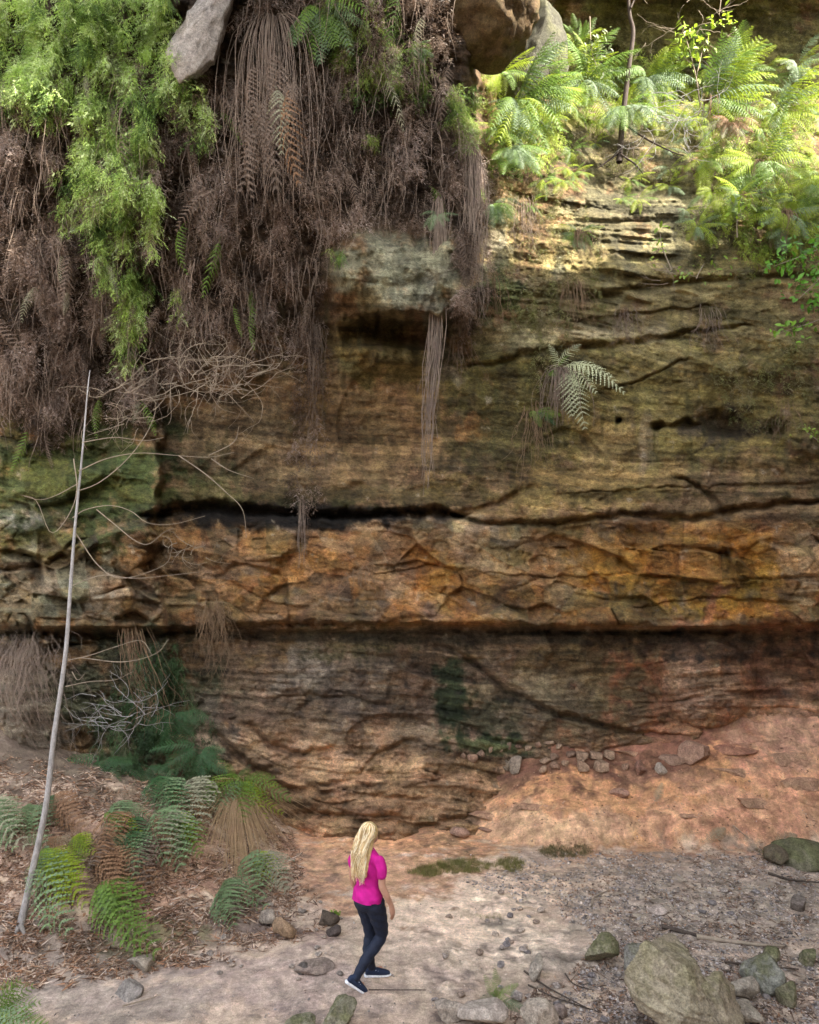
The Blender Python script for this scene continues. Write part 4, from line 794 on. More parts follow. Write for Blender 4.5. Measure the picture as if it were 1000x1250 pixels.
#PART3
# ---------------------------------------------------------------- rocks
def rock_mesh(seed, sub=4, cuts=9, rough=.05, col=(.3, .25, .2), moss=0., mosscol=(.115, .115, .05), flat=.0, dims=(1, 1, 1), planes=()):
    bm = bmesh.new(); bmesh.ops.create_icosphere(bm, subdivisions=sub, radius=1.); V = np.array([v.co[:] for v in bm.verts]); Fc = np.array([[v.index for v in f.verts] for f in bm.faces]); bm.free()
    r = np.random.default_rng(seed)
    for i in range(cuts):
        d = r.normal(size=3); d /= np.linalg.norm(d); h = r.uniform(.42, .72); k = V @ d - h; V = V - np.maximum(k, 0)[:, None] * d * .97
    for d, h in planes:
        d = np.array(d, float); d /= np.linalg.norm(d); k = V @ d - h; V = V - np.maximum(k, 0)[:, None] * d * .99
    V *= np.array(dims); nrm = V / (np.linalg.norm(V, axis=1, keepdims=True) + 1e-9); s = seed % 50
    nn = n3(V[:, 0] * 2.5 / dims[0], V[:, 1] * 2.5 / dims[0], V[:, 2] * 2.5 / dims[0], s) + .5 * n3(V[:, 0] * 6 / dims[0], V[:, 1] * 6 / dims[0], V[:, 2] * 6 / dims[0], s + 3)
    st = np.abs(n2(V[:, 2] * 9 / dims[2] + V[:, 0] * 2 / dims[0], V[:, 0] * 1.2 / dims[0], s + 9))
    n9 = n3(V[:, 0] * 14 / dims[0], V[:, 1] * 14 / dims[0], V[:, 2] * 14 / dims[0], s + 6); V = V + nrm * ((nn * rough + (st - .3) * rough * .9 + n9 * rough * .45) * min(dims))[:, None]
    m = sm(.1, .7, nrm[:, 2] * .5 + nn * .9 + n9 * .5 + moss - .5) * min(.85, moss * 1.3); c = np.array(col) * (1 + .25 * nn)[:, None]
    c = c * (1 - m[:, None]) + np.array(mosscol) * (1 + .4 * nn)[:, None] * m[:, None]
    return V, Fc, c
def rock(label, px, py, w, h, seed, depth=None, col=(.30, .25, .20), moss=0., name='rock', cat='rock', rz=0., tilt=0., group=None, pos=None, sub=3, rough=.09, cuts=9, sink=.2, planes=(), mosscol=(.115, .115, .05)):
    p = hit(px, py) if pos is None else np.array(pos); s = p[1] / F; a, c_ = w * s / 2 * 1.12, h * s / 2 * 1.12; d = depth if depth else a * .9
    V, Fc, c = rock_mesh(seed, sub, cuts, rough, col, moss, mosscol, dims=(a, d, c_), planes=planes)
    o = mk(name, V, Fc, M['rock'], c, label=label, cat=cat, group=group, smooth=False)
    o.location = (p[0], p[1] + d * .6, p[2] + c_ * (1 - sink)); o.rotation_euler = (0, tilt, rz); return o
MS = (.27, .24, .15)
# big foreground boulder: leaning slab with its own outline, ridge and broken top
rock('large leaning mossy boulder at the bottom right of the picture', 842, 1300, 158, 122, 17, depth=.5, col=(.37, .31, .21), moss=.5, mosscol=(.19, .165, .085), name='boulder', cat='boulder', sub=6, rough=.06, cuts=10, sink=.05, tilt=.12,
     planes=[((-.55, -.75, .35), .50), ((.60, -.62, .50), .52), ((.1, -.95, .1), .62), ((-.75, .0, .55), .88), ((.25, -.1, 1), .66), ((.95, -.1, .25), .80), ((-.95, -.1, -.1), .72), ((.35, -.85, .45), .56)])
rock('angular slab leaning on the right side of the large boulder', 884, 1300, 74, 96, 19, depth=.3, col=(.34, .28, .19), moss=.5, mosscol=(.17, .15, .07), cat='rock', sub=5, rough=.08, cuts=8, sink=.05, tilt=-.25, planes=[((-.5, -.8, .4), .45), ((.7, -.5, .4), .5)])
rock('rough grey shoulder of stone behind the left of the large boulder', 796, 1212, 52, 56, 18, depth=.28, col=(.26, .24, .20), moss=.4, cat='rock', sub=4, rough=.1, cuts=12, sink=.1)
rock('squat mossy rock left of the large boulder', 737, 1182, 42, 38, 21, col=MS, moss=.75, sub=4)
rock('angular mossy rock at the bottom centre below the woman', 414, 1268, 48, 42, 33, col=(.27, .25, .17), moss=.7, sub=4, cuts=12)
rock('low flat mossy rock left of the angular bottom rock', 368, 1268, 40, 20, 34, col=(.27, .25, .17), moss=.8, sub=4)
rock('small bright mossy stone on the gravel right of the boulder', 942, 1180, 24, 26, 35, col=MS, moss=.9)
rock('mossy grey rock with a split right of the large boulder', 938, 1216, 52, 42, 36, col=(.26, .25, .20), moss=.6, sub=4)
rock('pale grey stone at the foot of the large boulder', 912, 1225, 36, 30, 37, col=(.36, .31, .24), moss=.2)
rock('dark mossy stone beside the split grey rock', 968, 1232, 30, 32, 38, col=MS, moss=.6)
rock('small mossy stone at the right edge in front', 990, 1182, 24, 24, 39, col=MS, moss=.8)
rock('grey stone in the bottom right gravel', 920, 1258, 40, 28, 40, col=(.36, .31, .24))
rock('dark round stone far right on the gravel', 980, 1114, 26, 18, 41, col=(.2, .16, .13))
rock('green mossy mound at the right edge under the red bank', 985, 1062, 64, 44, 42, col=(.18, .16, .1), moss=.9, sub=4, sink=.5)
rock('dark root covered mound left of the mossy mound', 948, 1058, 34, 26, 43, col=(.14, .11, .07), moss=.3, sink=.4)
rock('pale upright stone in the path foreground', 656, 1200, 26, 34, 44, col=(.40, .34, .27), moss=.2)
rock('flat buff rock at the bottom by the blue green fern', 590, 1262, 62, 30, 45, col=(.44, .37, .30), sub=4)
rock('blocky buff rock cut by the bottom edge', 660, 1272, 44, 44, 46, col=(.42, .35, .27), sub=4)
rock('purplish stone beside the blocky buff rock', 686, 1246, 24, 20, 47, col=(.32, .25, .21))
rock('grey slab in the path at the bottom centre', 548, 1250, 44, 26, 48, col=(.35, .29, .23), sub=4)
rock('small stone next to the blue green fern', 634, 1226, 18, 14, 49, col=(.38, .32, .28))
rock('broken brown rock in the litter left of the woman', 346, 1150, 34, 26, 50, col=(.30, .2, .12), cuts=12)
rock('pale stone in the litter below the silver fern', 326, 1132, 26, 18, 51, col=(.35, .29, .23))
rock('small dark clod left of the woman', 398, 1132, 34, 20, 52, col=(.10, .075, .055), sink=.5)
rock('second smaller dark clod nearer the woman', 408, 1144, 20, 13, 53, col=(.08, .06, .05), sink=.4)
rock('half buried brown rock in the path at her feet', 382, 1193, 46, 16, 54, col=(.26, .2, .16), sink=.6, sub=4)
rock('dark lumpy stone at the left of the buried rock', 372, 1192, 22, 16, 55, col=(.12, .1, .085), sink=.4)
rock('rounded brown stone at the foot of the bank centre', 562, 1024, 26, 15, 57, col=(.36, .22, .15))
rock('flat stone ledge right of the rounded brown stone', 592, 1016, 26, 8, 58, col=(.30, .18, .12), sink=.4)
rock('pale stone half way along the gravel', 806, 1118, 26, 10, 59, col=(.50, .40, .33))
rock('weathered stone on the left dirt near the bottom', 170, 1185, 40, 20, 60, col=(.31, .26, .20), sink=.5, sub=4)
rock('grey lump in the dirt left of the path', 152, 1222, 34, 24, 61, col=(.27, .24, .21), sink=.5, sub=4)
rock('reddish stone on the bank above the fallen frond', 757, 975, 24, 14, 62, col=(.42, .24, .16), sink=.4)
rock('pointed stone leaning on the shelf left of the stone blocks', 630, 946, 24, 26, 63, col=(.33, .26, .19), cuts=12, tilt=.3)
rock('small dark stone beside the pointed stone', 618, 944, 12, 18, 64, col=(.2, .15, .1))
rock('wide capstone slab on the red shelf', 822, 936, 38, 14, 65, col=(.34, .21, .14), cuts=4, planes=[((0, 0, 1), .45), ((0, -1, 0), .6), ((-1, 0, .3), .8)], sub=4, sink=0)
rock('tall leaning slab beside the capstone on the red shelf', 856, 938, 42, 30, 66, col=(.34, .20, .13), cuts=4, planes=[((-.6, -.7, .3), .5), ((.7, -.6, 0), .55), ((.5, 0, .9), .6)], sub=4, sink=0, tilt=-.15)
rock('brown boulder lump under the capstone', 784, 948, 22, 18, 67, col=(.28, .15, .1))
rock('pale cobble at the left of the capstone', 808, 946, 18, 14, 68, col=(.42, .34, .26))
rock('flat red slab above the capstone at the right', 900, 920, 60, 14, 69, col=(.38, .18, .11), sub=4, sink=.5)
SB = 'stone blocks stacked on the red shelf'
for i, (x, y, w, h, lb) in enumerate(((712, 934, 16, 12, 'upper left block of the small stone stack'), (713, 947, 15, 14, 'lower left block of the small stone stack'), (729, 934, 16, 12, 'upper middle block of the small stone stack'), (735, 947, 20, 13, 'lower right block of the small stone stack'), (744, 932, 14, 12, 'upper right block of the small stone stack'))):
    rock(lb, x, y, w * 1.2, h * 1.25, 80 + i, col=(.36, .235, .15), cuts=3, rough=.05, planes=[((1, .1, 0), .62), ((-1, .05, 0), .62), ((0, -1, .15), .6), ((.1, 0, 1), .62), ((0, 0, -1), .6)], group=SB, sink=-.1)
for i, (x, y, w, h) in enumerate([(566, 928, 8, 7), (576, 934, 12, 11), (588, 926, 9, 7), (600, 921, 10, 8), (612, 920, 9, 7), (622, 918, 9, 9), (634, 917, 10, 7), (646, 918, 9, 6), (658, 916, 8, 8), (672, 914, 12, 9), (684, 916, 8, 6), (695, 914, 8, 6), (708, 913, 9, 5), (730, 912, 8, 5), (750, 912, 9, 5), (775, 910, 9, 6), (668, 936, 12, 9), (680, 944, 12, 10), (664, 946, 9, 8), (690, 938, 10, 8), (698, 928, 12, 8), (765, 944, 10, 10), (676, 932, 11, 8)]):
    rock('small brown stone in the row along the red shelf under the cave wall', x, y, w * 1.35, h * 1.4, 100 + i, col=random.choice([(.30, .18, .115), (.38, .25, .16), (.24, .15, .10)]), sink=.1, group='small stones along the red shelf', name='stone', cat='stone', sub=2, cuts=12)
k = 0
while k < 90:
    x = random.uniform(520, 1000); y = random.uniform(1050, 1250)
    if y < 1090 and random.random() < .5: continue
    k += 1; w = random.uniform(5, 13) * (y / 1150) ** 2
    c = random.choice([(.40, .33, .28), (.30, .26, .24), (.22, .19, .18), (.48, .38, .30), (.34, .25, .19)])
    rock('small loose stone lying on the gravel floor', x, y, w, w * random.uniform(.35, .6), 200 + k, col=c, group='loose stones on the gravel floor', name='stone', cat='stone', sub=2, cuts=10, rz=random.uniform(0, 3))
for k in range(36):
    x = random.uniform(230, 420); y = random.uniform(1090, 1200); w = random.uniform(4, 11)
    rock('small stone lying in the leaf litter left of the path', x, y, w, w * .5, 400 + k, col=random.choice([(.36, .30, .25), (.22, .18, .15), (.42, .33, .26)]), group='loose stones in the litter left of the path', name='stone', cat='stone', sub=2, cuts=10, rz=random.uniform(0, 3))
for i, (x, y, w, h, lb) in enumerate(((905, 950, 90, 22, 'broad red ledge slab right of the leaning slab'), (960, 935, 90, 26, 'highest layered slab at the right end of the red shelf'), (985, 965, 80, 24, 'layered slab under the highest one at the right edge'), (930, 985, 90, 14, 'low worn slab sunk in the red bank at the right'), (775, 925, 60, 12, 'thin slab wedged against the cave wall behind the shelf stones'), (850, 1000, 60, 9, 'thin flat slab in the middle of the red bank'), (600, 1002, 70, 12, 'worn rock step left of the red bank'), (660, 990, 60, 9, 'small worn step on the lower red bank'))):
    rock(lb, x, y, w, h, 140 + i, col=(.42, .24, .145), sub=4, rough=.2, cuts=9, sink=.6, planes=[((0, .1, 1), .5), ((.2, -1, .2), .55)])
# overhanging rocks at the top
rock('big rounded brown boulder jutting from the overhang at the top', 600, 64, 124, 150, 71, pos=to3(600, 30, 10.6), depth=.9, col=(.13, .085, .04), moss=.5, name='overhanging_boulder', cat='boulder', sub=5, rough=.11, cuts=3, sink=.1)
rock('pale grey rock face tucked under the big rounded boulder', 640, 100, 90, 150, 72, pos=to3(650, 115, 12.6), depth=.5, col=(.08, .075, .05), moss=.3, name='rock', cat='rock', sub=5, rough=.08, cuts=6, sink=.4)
rock('pale grey rock slab poking through the hanging ferns at the top left', 255, 100, 66, 270, 73, pos=to3(252, 160, 9.5), depth=.35, col=(.34, .30, .26), moss=.15, name='rock_slab', cat='rock', sub=5, rough=.16, cuts=8, sink=.0, tilt=.42)
# ---------------------------------------------------------------- sticks, log, grass tufts
def stick(label, q, r, mat='bark_dark', name='stick', cat='stick', lift=.02):
    P = [ghit(x, y) + [0, 0, lift + .02 * random.random()] for x, y in q]; o = np.array(P[0]); V, Q = tubes([spline([p - o for p in P], 14)], [r], 6); ob = mk(name, V, Q, M[mat], label=label, cat=cat, smooth=True); ob.location = o; return ob
stick('dark broken branch lying on the gravel right of centre', [(808, 1134), (830, 1140), (855, 1146)], (.03, .02))
stick('pale weathered log end joined to the dark branch on the gravel', [(850, 1146), (880, 1150), (925, 1156), (958, 1158)], (.035, .012), 'twig', 'log', 'log')
stick('long thin stick crossing the gravel in front of the big boulder', [(884, 1178), (930, 1182), (975, 1186)], (.012, .006))
stick('thin twig in the path right of the big rock base', [(640, 1190), (670, 1210), (718, 1236)], (.012, .006))
stick('second thin twig beside the first in the foreground', [(645, 1205), (680, 1222), (735, 1240)], (.010, .005))
stick('short curved stick on the gravel behind the mossy rock', [(722, 1110), (726, 1098), (742, 1090)], (.012, .006), 'twig')
stick('straight stick lying across the path below her feet', [(450, 1213), (480, 1212), (520, 1213)], (.008, .005))
stick('dry stick on the left dirt', [(150, 1232), (185, 1222), (196, 1218)], (.008, .005), 'twig')
stick('forked stick on the red bank', [(895, 1010), (905, 1018), (914, 1026)], (.008, .005), 'twig')
stick('slender twig on the gravel right of the mossy rock', [(690, 1192), (700, 1204), (724, 1212)], (.009, .004))
stick('fallen branch beneath the mossy mound at right', [(938, 1068), (965, 1076), (1000, 1080)], (.02, .01), 'bark_dark')
blade_t = []
for i in range(5):
    r = np.random.default_rng(i); V = []; T = []
    for k in range(16):
        b0 = np.append(r.normal(0, .03, 2), 0); d = np.array([r.normal(0, .5), r.normal(0, .5), 1]); d /= np.linalg.norm(d); s = np.array([r.normal(), r.normal(), 0]); s /= np.linalg.norm(s); l = r.uniform(.03, .09); q = len(V)
        V += [b0 - s * .002, b0 + s * .002, b0 + d * l]; T.append((q, q + 1, q + 2))
    blade_t.append((np.array(V), np.array(T)))
def tuft(label, cx, cy, rx, ry, n, col, name='grass_tuft', sc=1.):
    a = rng.uniform(0, 6.28, n); rr = np.sqrt(rng.random(n)) * (1 + .5 * n2(a * 1.2, a * 0, int(cx))); P = np.array([ghit(cx + rx * q * math.cos(t), cy + ry * q * math.sin(t)) for q, t in zip(rr, a)]) - [0, 0, .005]
    c = np.array(col) * rng.uniform(.6, 1.35, (n, 1)); return sprigs(name, P, rng.uniform(.5, 1.2, n) * sc, c, blade_t, M['veg'], .2, 0, label=label, cat='grass', group='low mossy grass tufts by the path')
GC = (.20, .19, .06)
tuft('widest olive grass tuft along the path edge', 565, 1058, 32, 9, 420, GC); tuft('pale olive tuft at the left tip of the grass strip', 522, 1064, 20, 7, 200, GC); tuft('small olive tuft right of the widest one', 624, 1056, 18, 8, 200, GC)
tuft('darker low tuft at the far end of the grass strip', 690, 1040, 36, 7, 260, (.13, .12, .05)); tuft('thin dry tuft at the foot of the brown rock ledge', 375, 988, 10, 7, 60, (.2, .15, .06), sc=1.6); tuft('tiny tuft on the path side', 590, 1120, 24, 3, 30, GC, sc=.7)
tuft('mossy grass on the mound at the right edge', 965, 1040, 34, 12, 300, (.14, .14, .05), sc=1.3)
# ---------------------------------------------------------------- gravel, litter (nobody could count these)
def ghits(px, py):
    px = np.asarray(px); py = np.asarray(py); Y = np.full(px.shape, 7.); lo = np.full(px.shape, 4.6); hi = np.full(px.shape, 13.)
    for _ in range(26):
        m = (lo + hi) / 2; p = to3(px, py, m); ab = p[:, 2] > gz(p[:, 0], p[:, 1]); lo = np.where(ab, m, lo); hi = np.where(ab, hi, m)
    return to3(px, py, lo)
def pebbles(name, n, poly, sc, pal, thr, flat=.45):
    q = scatter(n, poly, lambda x, y: .05 + .95 * sm(thr, thr + .5, fbm(x / 45, y / 16, 33, 3))); P = ghits(q[:, 0], q[:, 1])
    O = np.array([(1, 0, 0), (-1, 0, 0), (0, 1, 0), (0, -1, 0), (0, 0, 1), (0, 0, -1.)]); Tt = np.array([(0, 2, 4), (2, 1, 4), (1, 3, 4), (3, 0, 4), (2, 0, 5), (1, 2, 5), (3, 1, 5), (0, 3, 5)])
    s = sc[0] * (sc[1] / sc[0]) ** (rng.random(n) ** 2.2); V = O[None] * rng.uniform(.6, 1.3, (n, 6, 1)) * s[:, None, None] * np.stack([rng.uniform(.7, 1.4, n), rng.uniform(.6, 1.1, n), rng.uniform(.25, flat + .2, n)], -1)[:, None]
    a = rng.uniform(0, 6.28, n)[:, None]; V = np.stack([V[..., 0] * np.cos(a) - V[..., 1] * np.sin(a), V[..., 0] * np.sin(a) + V[..., 1] * np.cos(a), V[..., 2] + V[..., 0] * rng.normal(0, .3, (n, 1))], -1) + P[:, None] + [0, 0, .004]
    c = np.array(pal)[rng.integers(0, len(pal), n)] * rng.uniform(.7, 1.25, (n, 1))
    return mk(name, V.reshape(-1, 3), (Tt[None] + (np.arange(n) * 6)[:, None, None]).reshape(-1, 3), M['rock'], np.repeat(c, 6, 0), kind='stuff')
pal = [(.50, .42, .36), (.40, .35, .31), (.20, .17, .15), (.68, .56, .46), (.50, .38, .30), (.46, .40, .37)]
pebbles('gravel', 17000, [(560, 1078), (640, 1050), (800, 1040), (1010, 1045), (1010, 1255), (640, 1255), (740, 1165), (680, 1110)], (.006, .034), pal, -.6)
pebbles('path_grit', 1500, [(230, 1040), (560, 1000), (900, 960), (1000, 1000), (1000, 1060), (640, 1130), (600, 1255), (0, 1255), (100, 1190)], (.004, .018), pal, -.1)
pebbles('bank_debris', 2600, [(380, 1030), (560, 950), (900, 910), (1010, 880), (1010, 1050), (640, 1050)], (.004, .028), [(.40, .23, .14), (.30, .16, .10), (.20, .11, .07), (.50, .32, .2)], -.4)
def litter(name, n, poly, size, pal, thr, strands_=False):
    q = scatter(n, poly, lambda x, y: .08 + .92 * sm(thr, thr + .5, fbm(x / 40, y / 25, 43, 3))); P = ghits(q[:, 0], q[:, 1]) + [0, 0, .008]
    a = rng.uniform(0, 6.28, n); l = size * rng.uniform(.5, 1.5, n); w = l * (.06 if strands_ else .35) ; d = np.stack([np.cos(a), np.sin(a), rng.normal(0, .35, n)], -1); s = np.stack([-np.sin(a), np.cos(a), rng.normal(0, .4, n)], -1)
    V = np.stack([P - d * l[:, None] / 2, P + s * w[:, None] / 2 + [0, 0, .01], P + d * l[:, None] / 2, P - s * w[:, None] / 2], 1)
    c = np.array(pal)[rng.integers(0, len(pal), n)] * rng.uniform(.6, 1.3, (n, 1)); i = (np.arange(n) * 4)[:, None]
    return mk(name, V.reshape(-1, 3), np.concatenate([i + [0, 1, 2], i + [0, 2, 3]]), M['dry'], np.repeat(c, 4, 0), kind='stuff')
lp = [(.30, .19, .12), (.20, .12, .08), (.38, .28, .2), (.26, .14, .08), (.12, .08, .06), (.42, .33, .26)]
BANK = [(-5, 925), (110, 930), (250, 940), (340, 960), (370, 1060), (400, 1130), (330, 1165), (180, 1190), (-5, 1210)]
litter('leaf_litter', 9000, BANK, .045, lp, -.5); litter('needle_litter', 9000, BANK, .16, lp, -.4, True)
litter('gravel_leaf_litter', 4500, [(620, 1060), (1000, 1030), (1000, 1255), (560, 1255), (730, 1170), (680, 1110)], .035, lp, -.1); litter('twig_litter', 1300, [(620, 1235), (760, 1150), (800, 1060), (1000, 1040), (1000, 1255), (600, 1255)], .14, [(.16, .11, .08), (.30, .22, .16)], -.3, True)
#PART4
# ---------------------------------------------------------------- the woman
def plain(name, col, rough=.7, spec=.3, noise=None):
    m, nt, p = new_mat(name); L = nt.links.new; n = nd(nt, 'ShaderNodeTexNoise'); n.inputs['Scale'].default_value = noise or 30; n.inputs['Detail'].default_value = 5
    tc = nd(nt, 'ShaderNodeTexCoord'); L(tc.outputs['Object'], n.inputs[0]); r = nd(nt, 'ShaderNodeMapRange'); r.inputs[1].default_value = .3; r.inputs[2].default_value = .7; r.inputs[3].default_value = .8; r.inputs[4].default_value = 1.15
    L(n.outputs[0], r.inputs[0]); h = nd(nt, 'ShaderNodeHueSaturation'); h.inputs['Color'].default_value = (*col, 1); L(r.outputs[0], h.inputs['Value']); L(h.outputs[0], p.inputs['Base Color'])
    b = nd(nt, 'ShaderNodeBump'); b.inputs['Strength'].default_value = .4; b.inputs['Distance'].default_value = .01; L(n.outputs[0], b.inputs['Height']); L(b.outputs[0], p.inputs['Normal'])
    p.inputs['Roughness'].default_value = rough; p.inputs['Specular IOR Level'].default_value = spec; return m
MSK = plain('skin', (.50, .27, .18), .55, .4, 12); MSH = plain('magenta_cotton', (.52, .012, .22), .8, .2, 14); MLG = plain('navy_leggings', (.013, .018, .035), .7, .3, 60)
MHR = plain('blonde_hair', (.62, .45, .20), .45, .5, 40); MHS = leaf_mat('blonde_strand', None, .15, .4, .0, .5); MSO = plain('white_rubber', (.75, .75, .76), .6, .3, 40); MKN = plain('navy_knit', (.02, .03, .06), .8, .2, 80); MLC = plain('pale_lace', (.5, .55, .65), .8, .2, 60)
feet = ghit(450, 1200); WX, WY, WZ = feet[0], feet[1] + .02, feet[2]
ph = math.radians(42); RV = Vector((math.cos(ph), -math.sin(ph), 0)); FV = Vector((math.sin(ph), math.cos(ph), 0))
wo = empty('person', (WX, WY, WZ), 'woman with long blonde hair, magenta shirt and dark leggings walking on the dirt path', 'person')
wo.scale = (.97,) * 3
def W(r, f, z): return RV * r + FV * f + Vector((0, 0, z))
def loft(bm, rings, seg=20):
    """rings: (centre, half width side, half depth, side axis, depth axis)"""
    prev = None
    for c, a, b, sx, dx in rings:
        vs = [bm.verts.new(c + sx * (a * math.cos(t)) + dx * (b * math.sin(t))) for t in [k * 2 * math.pi / seg for k in range(seg)]]
        if prev:
            for i in range(seg): bm.faces.new((prev[i], prev[(i + 1) % seg], vs[(i + 1) % seg], vs[i]))
        else: bm.faces.new(vs[::-1])
        prev = vs
    bm.faces.new(prev)
def limb(bm, pts, rad, seg=14, flat=1., n=None):
    n = n or len(pts) * 5; P = spline([p[:] for p in pts], n); r = np.interp(np.linspace(0, 1, n), np.linspace(0, 1, len(rad)), rad); T = np.gradient(P, axis=0); rings = []
    for i in range(n):
        t = Vector(T[i]).normalized(); s = (RV - t * RV.dot(t)).normalized(); d = t.cross(s); rings.append((Vector(P[i]), r[i], r[i] * flat, s, d))
    t0 = Vector(T[0]).normalized(); t1 = Vector(T[-1]).normalized(); c0, a0, b0, s0, d0 = rings[0]; c1, a1, b1, s1, d1 = rings[-1]
    rings = [(c0 - t0 * a0 * .75, a0 * .5, b0 * .5, s0, d0), (c0 - t0 * a0 * .4, a0 * .85, b0 * .85, s0, d0)] + rings + [(c1 + t1 * a1 * .4, a1 * .85, b1 * .85, s1, d1), (c1 + t1 * a1 * .75, a1 * .5, b1 * .5, s1, d1)]
    loft(bm, rings, seg)
def ell(bm, c, rx, ry, rz):
    m = Matrix.Translation(c) @ Matrix(((RV.x, FV.x, 0, 0), (RV.y, FV.y, 0, 0), (0, 0, 1, 0), (0, 0, 0, 1))) @ Matrix.Diagonal((rx, ry, rz, 1)); bmesh.ops.create_icosphere(bm, subdivisions=3, radius=1, matrix=m)
def finish(bm, name, mat, vox=.008, smooth=4, fold=None, cut=None):
    bmesh.ops.recalc_face_normals(bm, faces=bm.faces[:]); me = bpy.data.meshes.new(name); bm.to_mesh(me); bm.free(); o = bpy.data.objects.new(name, me); COL.objects.link(o)
    r = o.modifiers.new('r', 'REMESH'); r.mode = 'VOXEL'; r.voxel_size = vox; r.use_smooth_shade = True; s = o.modifiers.new('s', 'SMOOTH'); s.iterations = smooth; s.factor = .5
    m2 = bpy.data.meshes.new_from_object(o.evaluated_get(bpy.context.evaluated_depsgraph_get())); m2.name = name; o.modifiers.clear(); o.data = m2
    if fold is not None:
        b2 = bmesh.new(); b2.from_mesh(m2); b2.normal_update()
        for v in b2.verts: v.co += v.normal * fold(v.co)
        if cut:
            bmesh.ops.delete(b2, geom=[v for v in b2.verts if cut(v.co)], context='VERTS')
        b2.to_mesh(m2); b2.free()
    m2.materials.clear(); m2.materials.append(mat)
    m2.polygons.foreach_set('use_smooth', np.ones(len(m2.polygons), bool)); o.parent = wo; return o
# joints
HIPR, HIPL = W(.085, 0, .86), W(-.085, .0, .86); KR, AR = W(.085, .10, .475), W(.045, -.23, .155); KL, AL = W(-.07, .09, .46), W(-.055, .10, .085)
TO = W(-.04, .0, 0) - Vector((0, 0, 0))
SHR, SHL = W(.150, .0, 1.325), W(-.190, .01, 1.325); ER, EL = W(.215, -.02, 1.08), W(-.25, .0, 1.08); HR_, HL_ = W(.262, .07, .865), W(-.262, .075, .865)
NK = W(-.02, .0, 1.40); HD = W(-.015, .035, 1.545)
def torso(bm, g=0.):
    R2 = RV; loft(bm, [(W(0, 0, .78), .135 + g, .10 + g, R2, FV), (W(0, -.015, .86), .168 + g, .125 + g, R2, FV), (W(0, -.015, .93), .163 + g, .118 + g, R2, FV), (W(-.003, 0, 1.03), .132 + g, .095 + g, R2, FV), (W(-.01, .012, 1.13), .135 + g, .098 + g, R2, FV),
                         (W(-.018, .012, 1.23), .150 + g, .108 + g, R2, FV), (W(-.022, .0, 1.31), .158 + g, .10 + g, R2, FV), (W(-.024, 0, 1.365), .135 + g, .075 + g, R2, FV), (W(-.024, 0, 1.40), .075 + g, .055 + g, R2, FV)], 28)
def legs(bm, g=0.):
    limb(bm, [HIPR, W(.09, .06, .68), KR, W(.07, -.09, .32), AR], [.098 + g, .082 + g, .055 + g, .053 + g, .034 + g], flat=1.05)
    limb(bm, [HIPL, W(-.08, .06, .68), KL, W(-.065, .06, .28), AL], [.098 + g, .082 + g, .055 + g, .053 + g, .034 + g], flat=1.05)
def upper(bm, g=0.):
    limb(bm, [SHR, W(.20, -.01, 1.21), ER], [.047 + g, .043 + g, .036 + g]); limb(bm, [SHL, W(-.25, .01, 1.21), EL], [.047 + g, .043 + g, .036 + g])
bm = bmesh.new(); torso(bm); legs(bm); upper(bm)
limb(bm, [ER, W(.245, .02, .97), HR_], [.038, .034, .024]); limb(bm, [EL, W(-.268, .03, .97), HL_], [.038, .034, .024])
limb(bm, [W(-.022, 0, 1.36), W(-.018, .01, 1.45)], [.055, .048]); ell(bm, HD, .072, .092, .112); ell(bm, HD + W(0, .045, -.05), .05, .055, .055)
ell(bm, HD + W(0, .098, -.012), .012, .016, .02); ell(bm, HD + W(.072, .0, -.01), .01, .018, .028); ell(bm, HD + W(-.072, .0, -.01), .01, .018, .028); ell(bm, HD + W(0, .088, -.055), .022, .01, .008)
for hp, sd in ((HR_, 1), (HL_, -1)):
    palm = hp + W(0, .012, -.05); limb(bm, [hp, palm, hp + W(0, .02, -.085)], [.022, .026, .026], flat=1.25)
    for k, (ln, df) in enumerate(((.070, .038), (.078, .020), (.074, .002), (.060, -.016))):
        b0 = hp + W(0, .012 + df * .75, -.085); limb(bm, [b0, b0 + W(-.004 * sd, .004, -ln * .5), b0 + W(-.018 * sd, .006, -ln)], [.0095, .009, .0075], 8)
    limb(bm, [hp + W(-.008 * sd, .03, -.03), hp + W(-.016 * sd, .052, -.062), hp + W(-.022 * sd, .05, -.092)], [.012, .0105, .0085], 8)
limb(bm, [AR, AR + W(0, .02, -.05), AR + W(0, .10, -.11)], [.034, .032, .022]); limb(bm, [AL, AL + W(0, .04, -.04), AL + W(0, .14, -.055)], [.034, .032, .022])
finish(bm, 'body', MSK, .0055, 2)
bm = bmesh.new(); torso(bm, .020)
for a, m_, e in ((SHR, W(.19, -.008, 1.25), W(.208, -.015, 1.17)), (SHL, W(-.235, .012, 1.25), W(-.255, .006, 1.17))): limb(bm, [a, m_, e], [.058, .053, .050])
fz = lambda co: .006 * math.sin(co.z * 38 + co.x * 30 + 2 * math.sin(co.y * 20)) + .005 * math.sin(co.z * 60 + co.x * 45) * max(0, 1 - abs(co.z - 1.03) * 5) + .004 * math.sin(co.x * 60 + co.z * 22)
finish(bm, 'shirt', MSH, .007, 4, fz, lambda co: co.z < .885)
bm = bmesh.new(); torso(bm, .006); legs(bm, .008); lg = finish(bm, 'leggings', MLG, .007, 3, lambda co: .0025 * math.sin(co.z * 70 + co.x * 20), lambda co: co.z > .935)
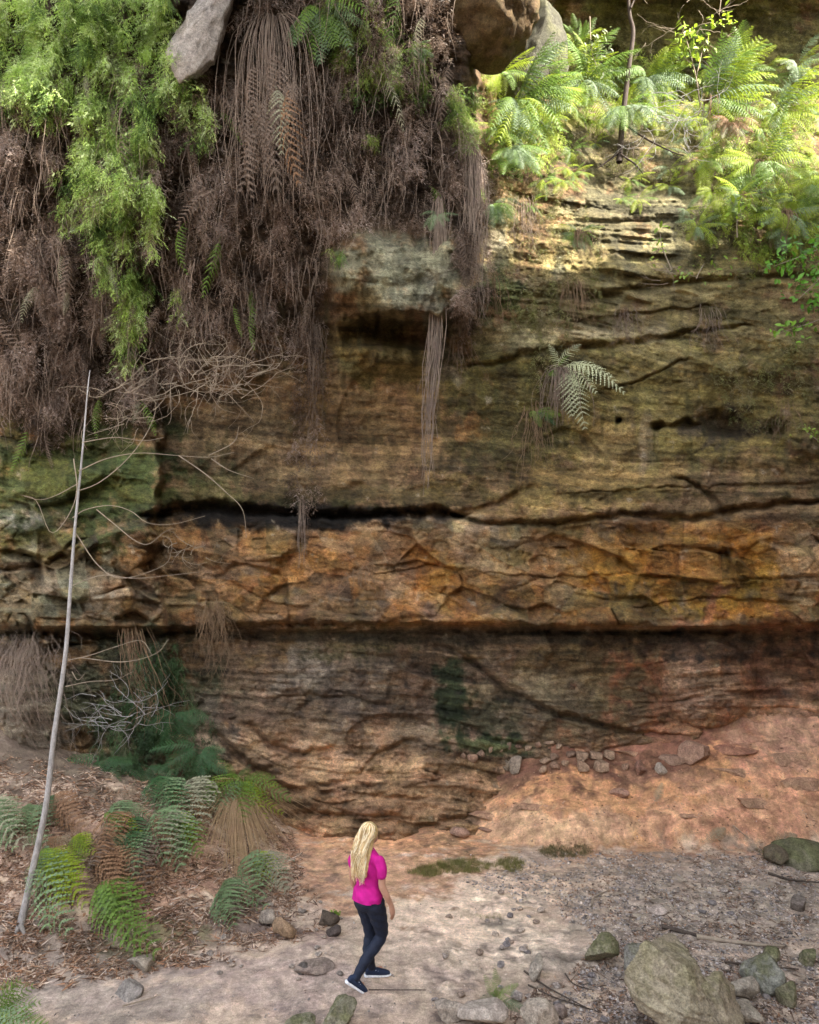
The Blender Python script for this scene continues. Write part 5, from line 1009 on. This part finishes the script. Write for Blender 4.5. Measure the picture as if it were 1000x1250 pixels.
# neck opening: collar ring
# shoes
def shoe(ank, toe_dir, pitch, ground_z):
    t = toe_dir.normalized(); s = Vector((t.y, -t.x, 0)).normalized(); dirv = (t * math.cos(pitch) - Vector((0, 0, 1)) * math.sin(pitch)).normalized(); up = s.cross(dirv).normalized()
    if up.z < 0: up = -up
    heel = ank - dirv * .055 - up * .085
    def at(u, h): return heel + dirv * u + up * h
    bm = bmesh.new(); loft(bm, [(at(u, .047 + dh), a, b, s, up) for u, a, b, dh in ((-.012, .018, .03, 0), (.0, .032, .042, .004), (.05, .037, .050, .012), (.10, .039, .044, .004), (.16, .043, .034, -.006), (.21, .040, .027, -.012), (.245, .028, .02, -.018), (.258, .012, .012, -.022))], 18)
    limb(bm, [at(.05, .07), at(.045, .105)], [.037, .036]); o = finish(bm, 'shoe', MKN, .006, 2)
    bm = bmesh.new(); loft(bm, [(at(u, .010), a, b, s, up) for u, a, b in ((-.022, .02, .014), (-.008, .037, .018), (.05, .042, .018), (.12, .043, .017), (.18, .050, .016), (.235, .042, .015), (.262, .024, .012), (.272, .008, .008))], 18)
    so_ = finish(bm, 'sole', MSO, .006, 1); so_.parent = o
    ps = [spline([at(u, .075 - (u - .09) * .35) + s * sd * .035, at(u + .01, .092 - (u - .09) * .4), at(u, .075 - (u - .09) * .35) - s * sd * .035], 7) for u in (.095, .12, .145) for sd in (1,)]
    V, Q = tubes(ps, [(.004, .004)] * 3, 4); l = mk('lace', V, Q, MLC, parent=o, kind=None); return o
shoe(AR, FV * .8 + RV * .45, math.radians(38), 0); shoe(AL, FV * .7 + RV * .55, math.radians(3), 0)
# hair
bm = bmesh.new(); ell(bm, HD + W(0, -.018, .022), .090, .100, .112); loft(bm, [(HD + W(0, -.03, .05), .085, .085, RV, FV), (HD + W(-.002, -.055, -.05), .092, .062, RV, FV), (HD + W(.0, -.095, -.15), .100, .050, RV, FV), (HD + W(.008, -.135, -.27), .105, .042, RV, FV), (HD + W(.014, -.150, -.38), .085, .030, RV, FV), (HD + W(.014, -.152, -.40), .05, .018, RV, FV)], 24)
hair = finish(bm, 'hair', MHR, .008, 3, lambda co: .006 * math.sin((co.x * RV.x + co.y * RV.y) * 190 + 2 * math.sin(co.z * 22)))
ps = []; rs = []
for i in range(300):
    a = random.uniform(-1.9, 1.9); u = math.sin(a); top = HD + W(.088 * u, -.095 * abs(math.cos(a)) - .01, random.uniform(.0, .09)); l = random.uniform(.26, .47); ph_ = random.uniform(0, 6)
    q = [HD + W(.03 * u, -.03, .128), top]
    for k in range(1, 8):
        t = k / 7; q.append(HD + W((.088 * u + .006 * t * u) * (1 - .35 * max(0, t - .6)) + .012 * t + .013 * math.sin(t * 10 + ph_), -.085 - .10 * min(1, t * 1.6) - .025 * math.cos(a) + .008 * math.cos(t * 9 + ph_), .03 - (l + .02) * t))
    ps.append(spline([p[:] for p in q], 20)); rs.append((random.uniform(.0035, .0065), .0015))
V, Q = tubes(ps, rs, 4); hc = np.repeat(np.array([(.85, .68, .40), (.70, .50, .24), (.92, .80, .56), (.50, .33, .14)])[rng.integers(0, 4, len(ps))], 80, 0); mk('hair_strand', V, Q, MHS, hc, parent=hair, smooth=True, kind='stuff')
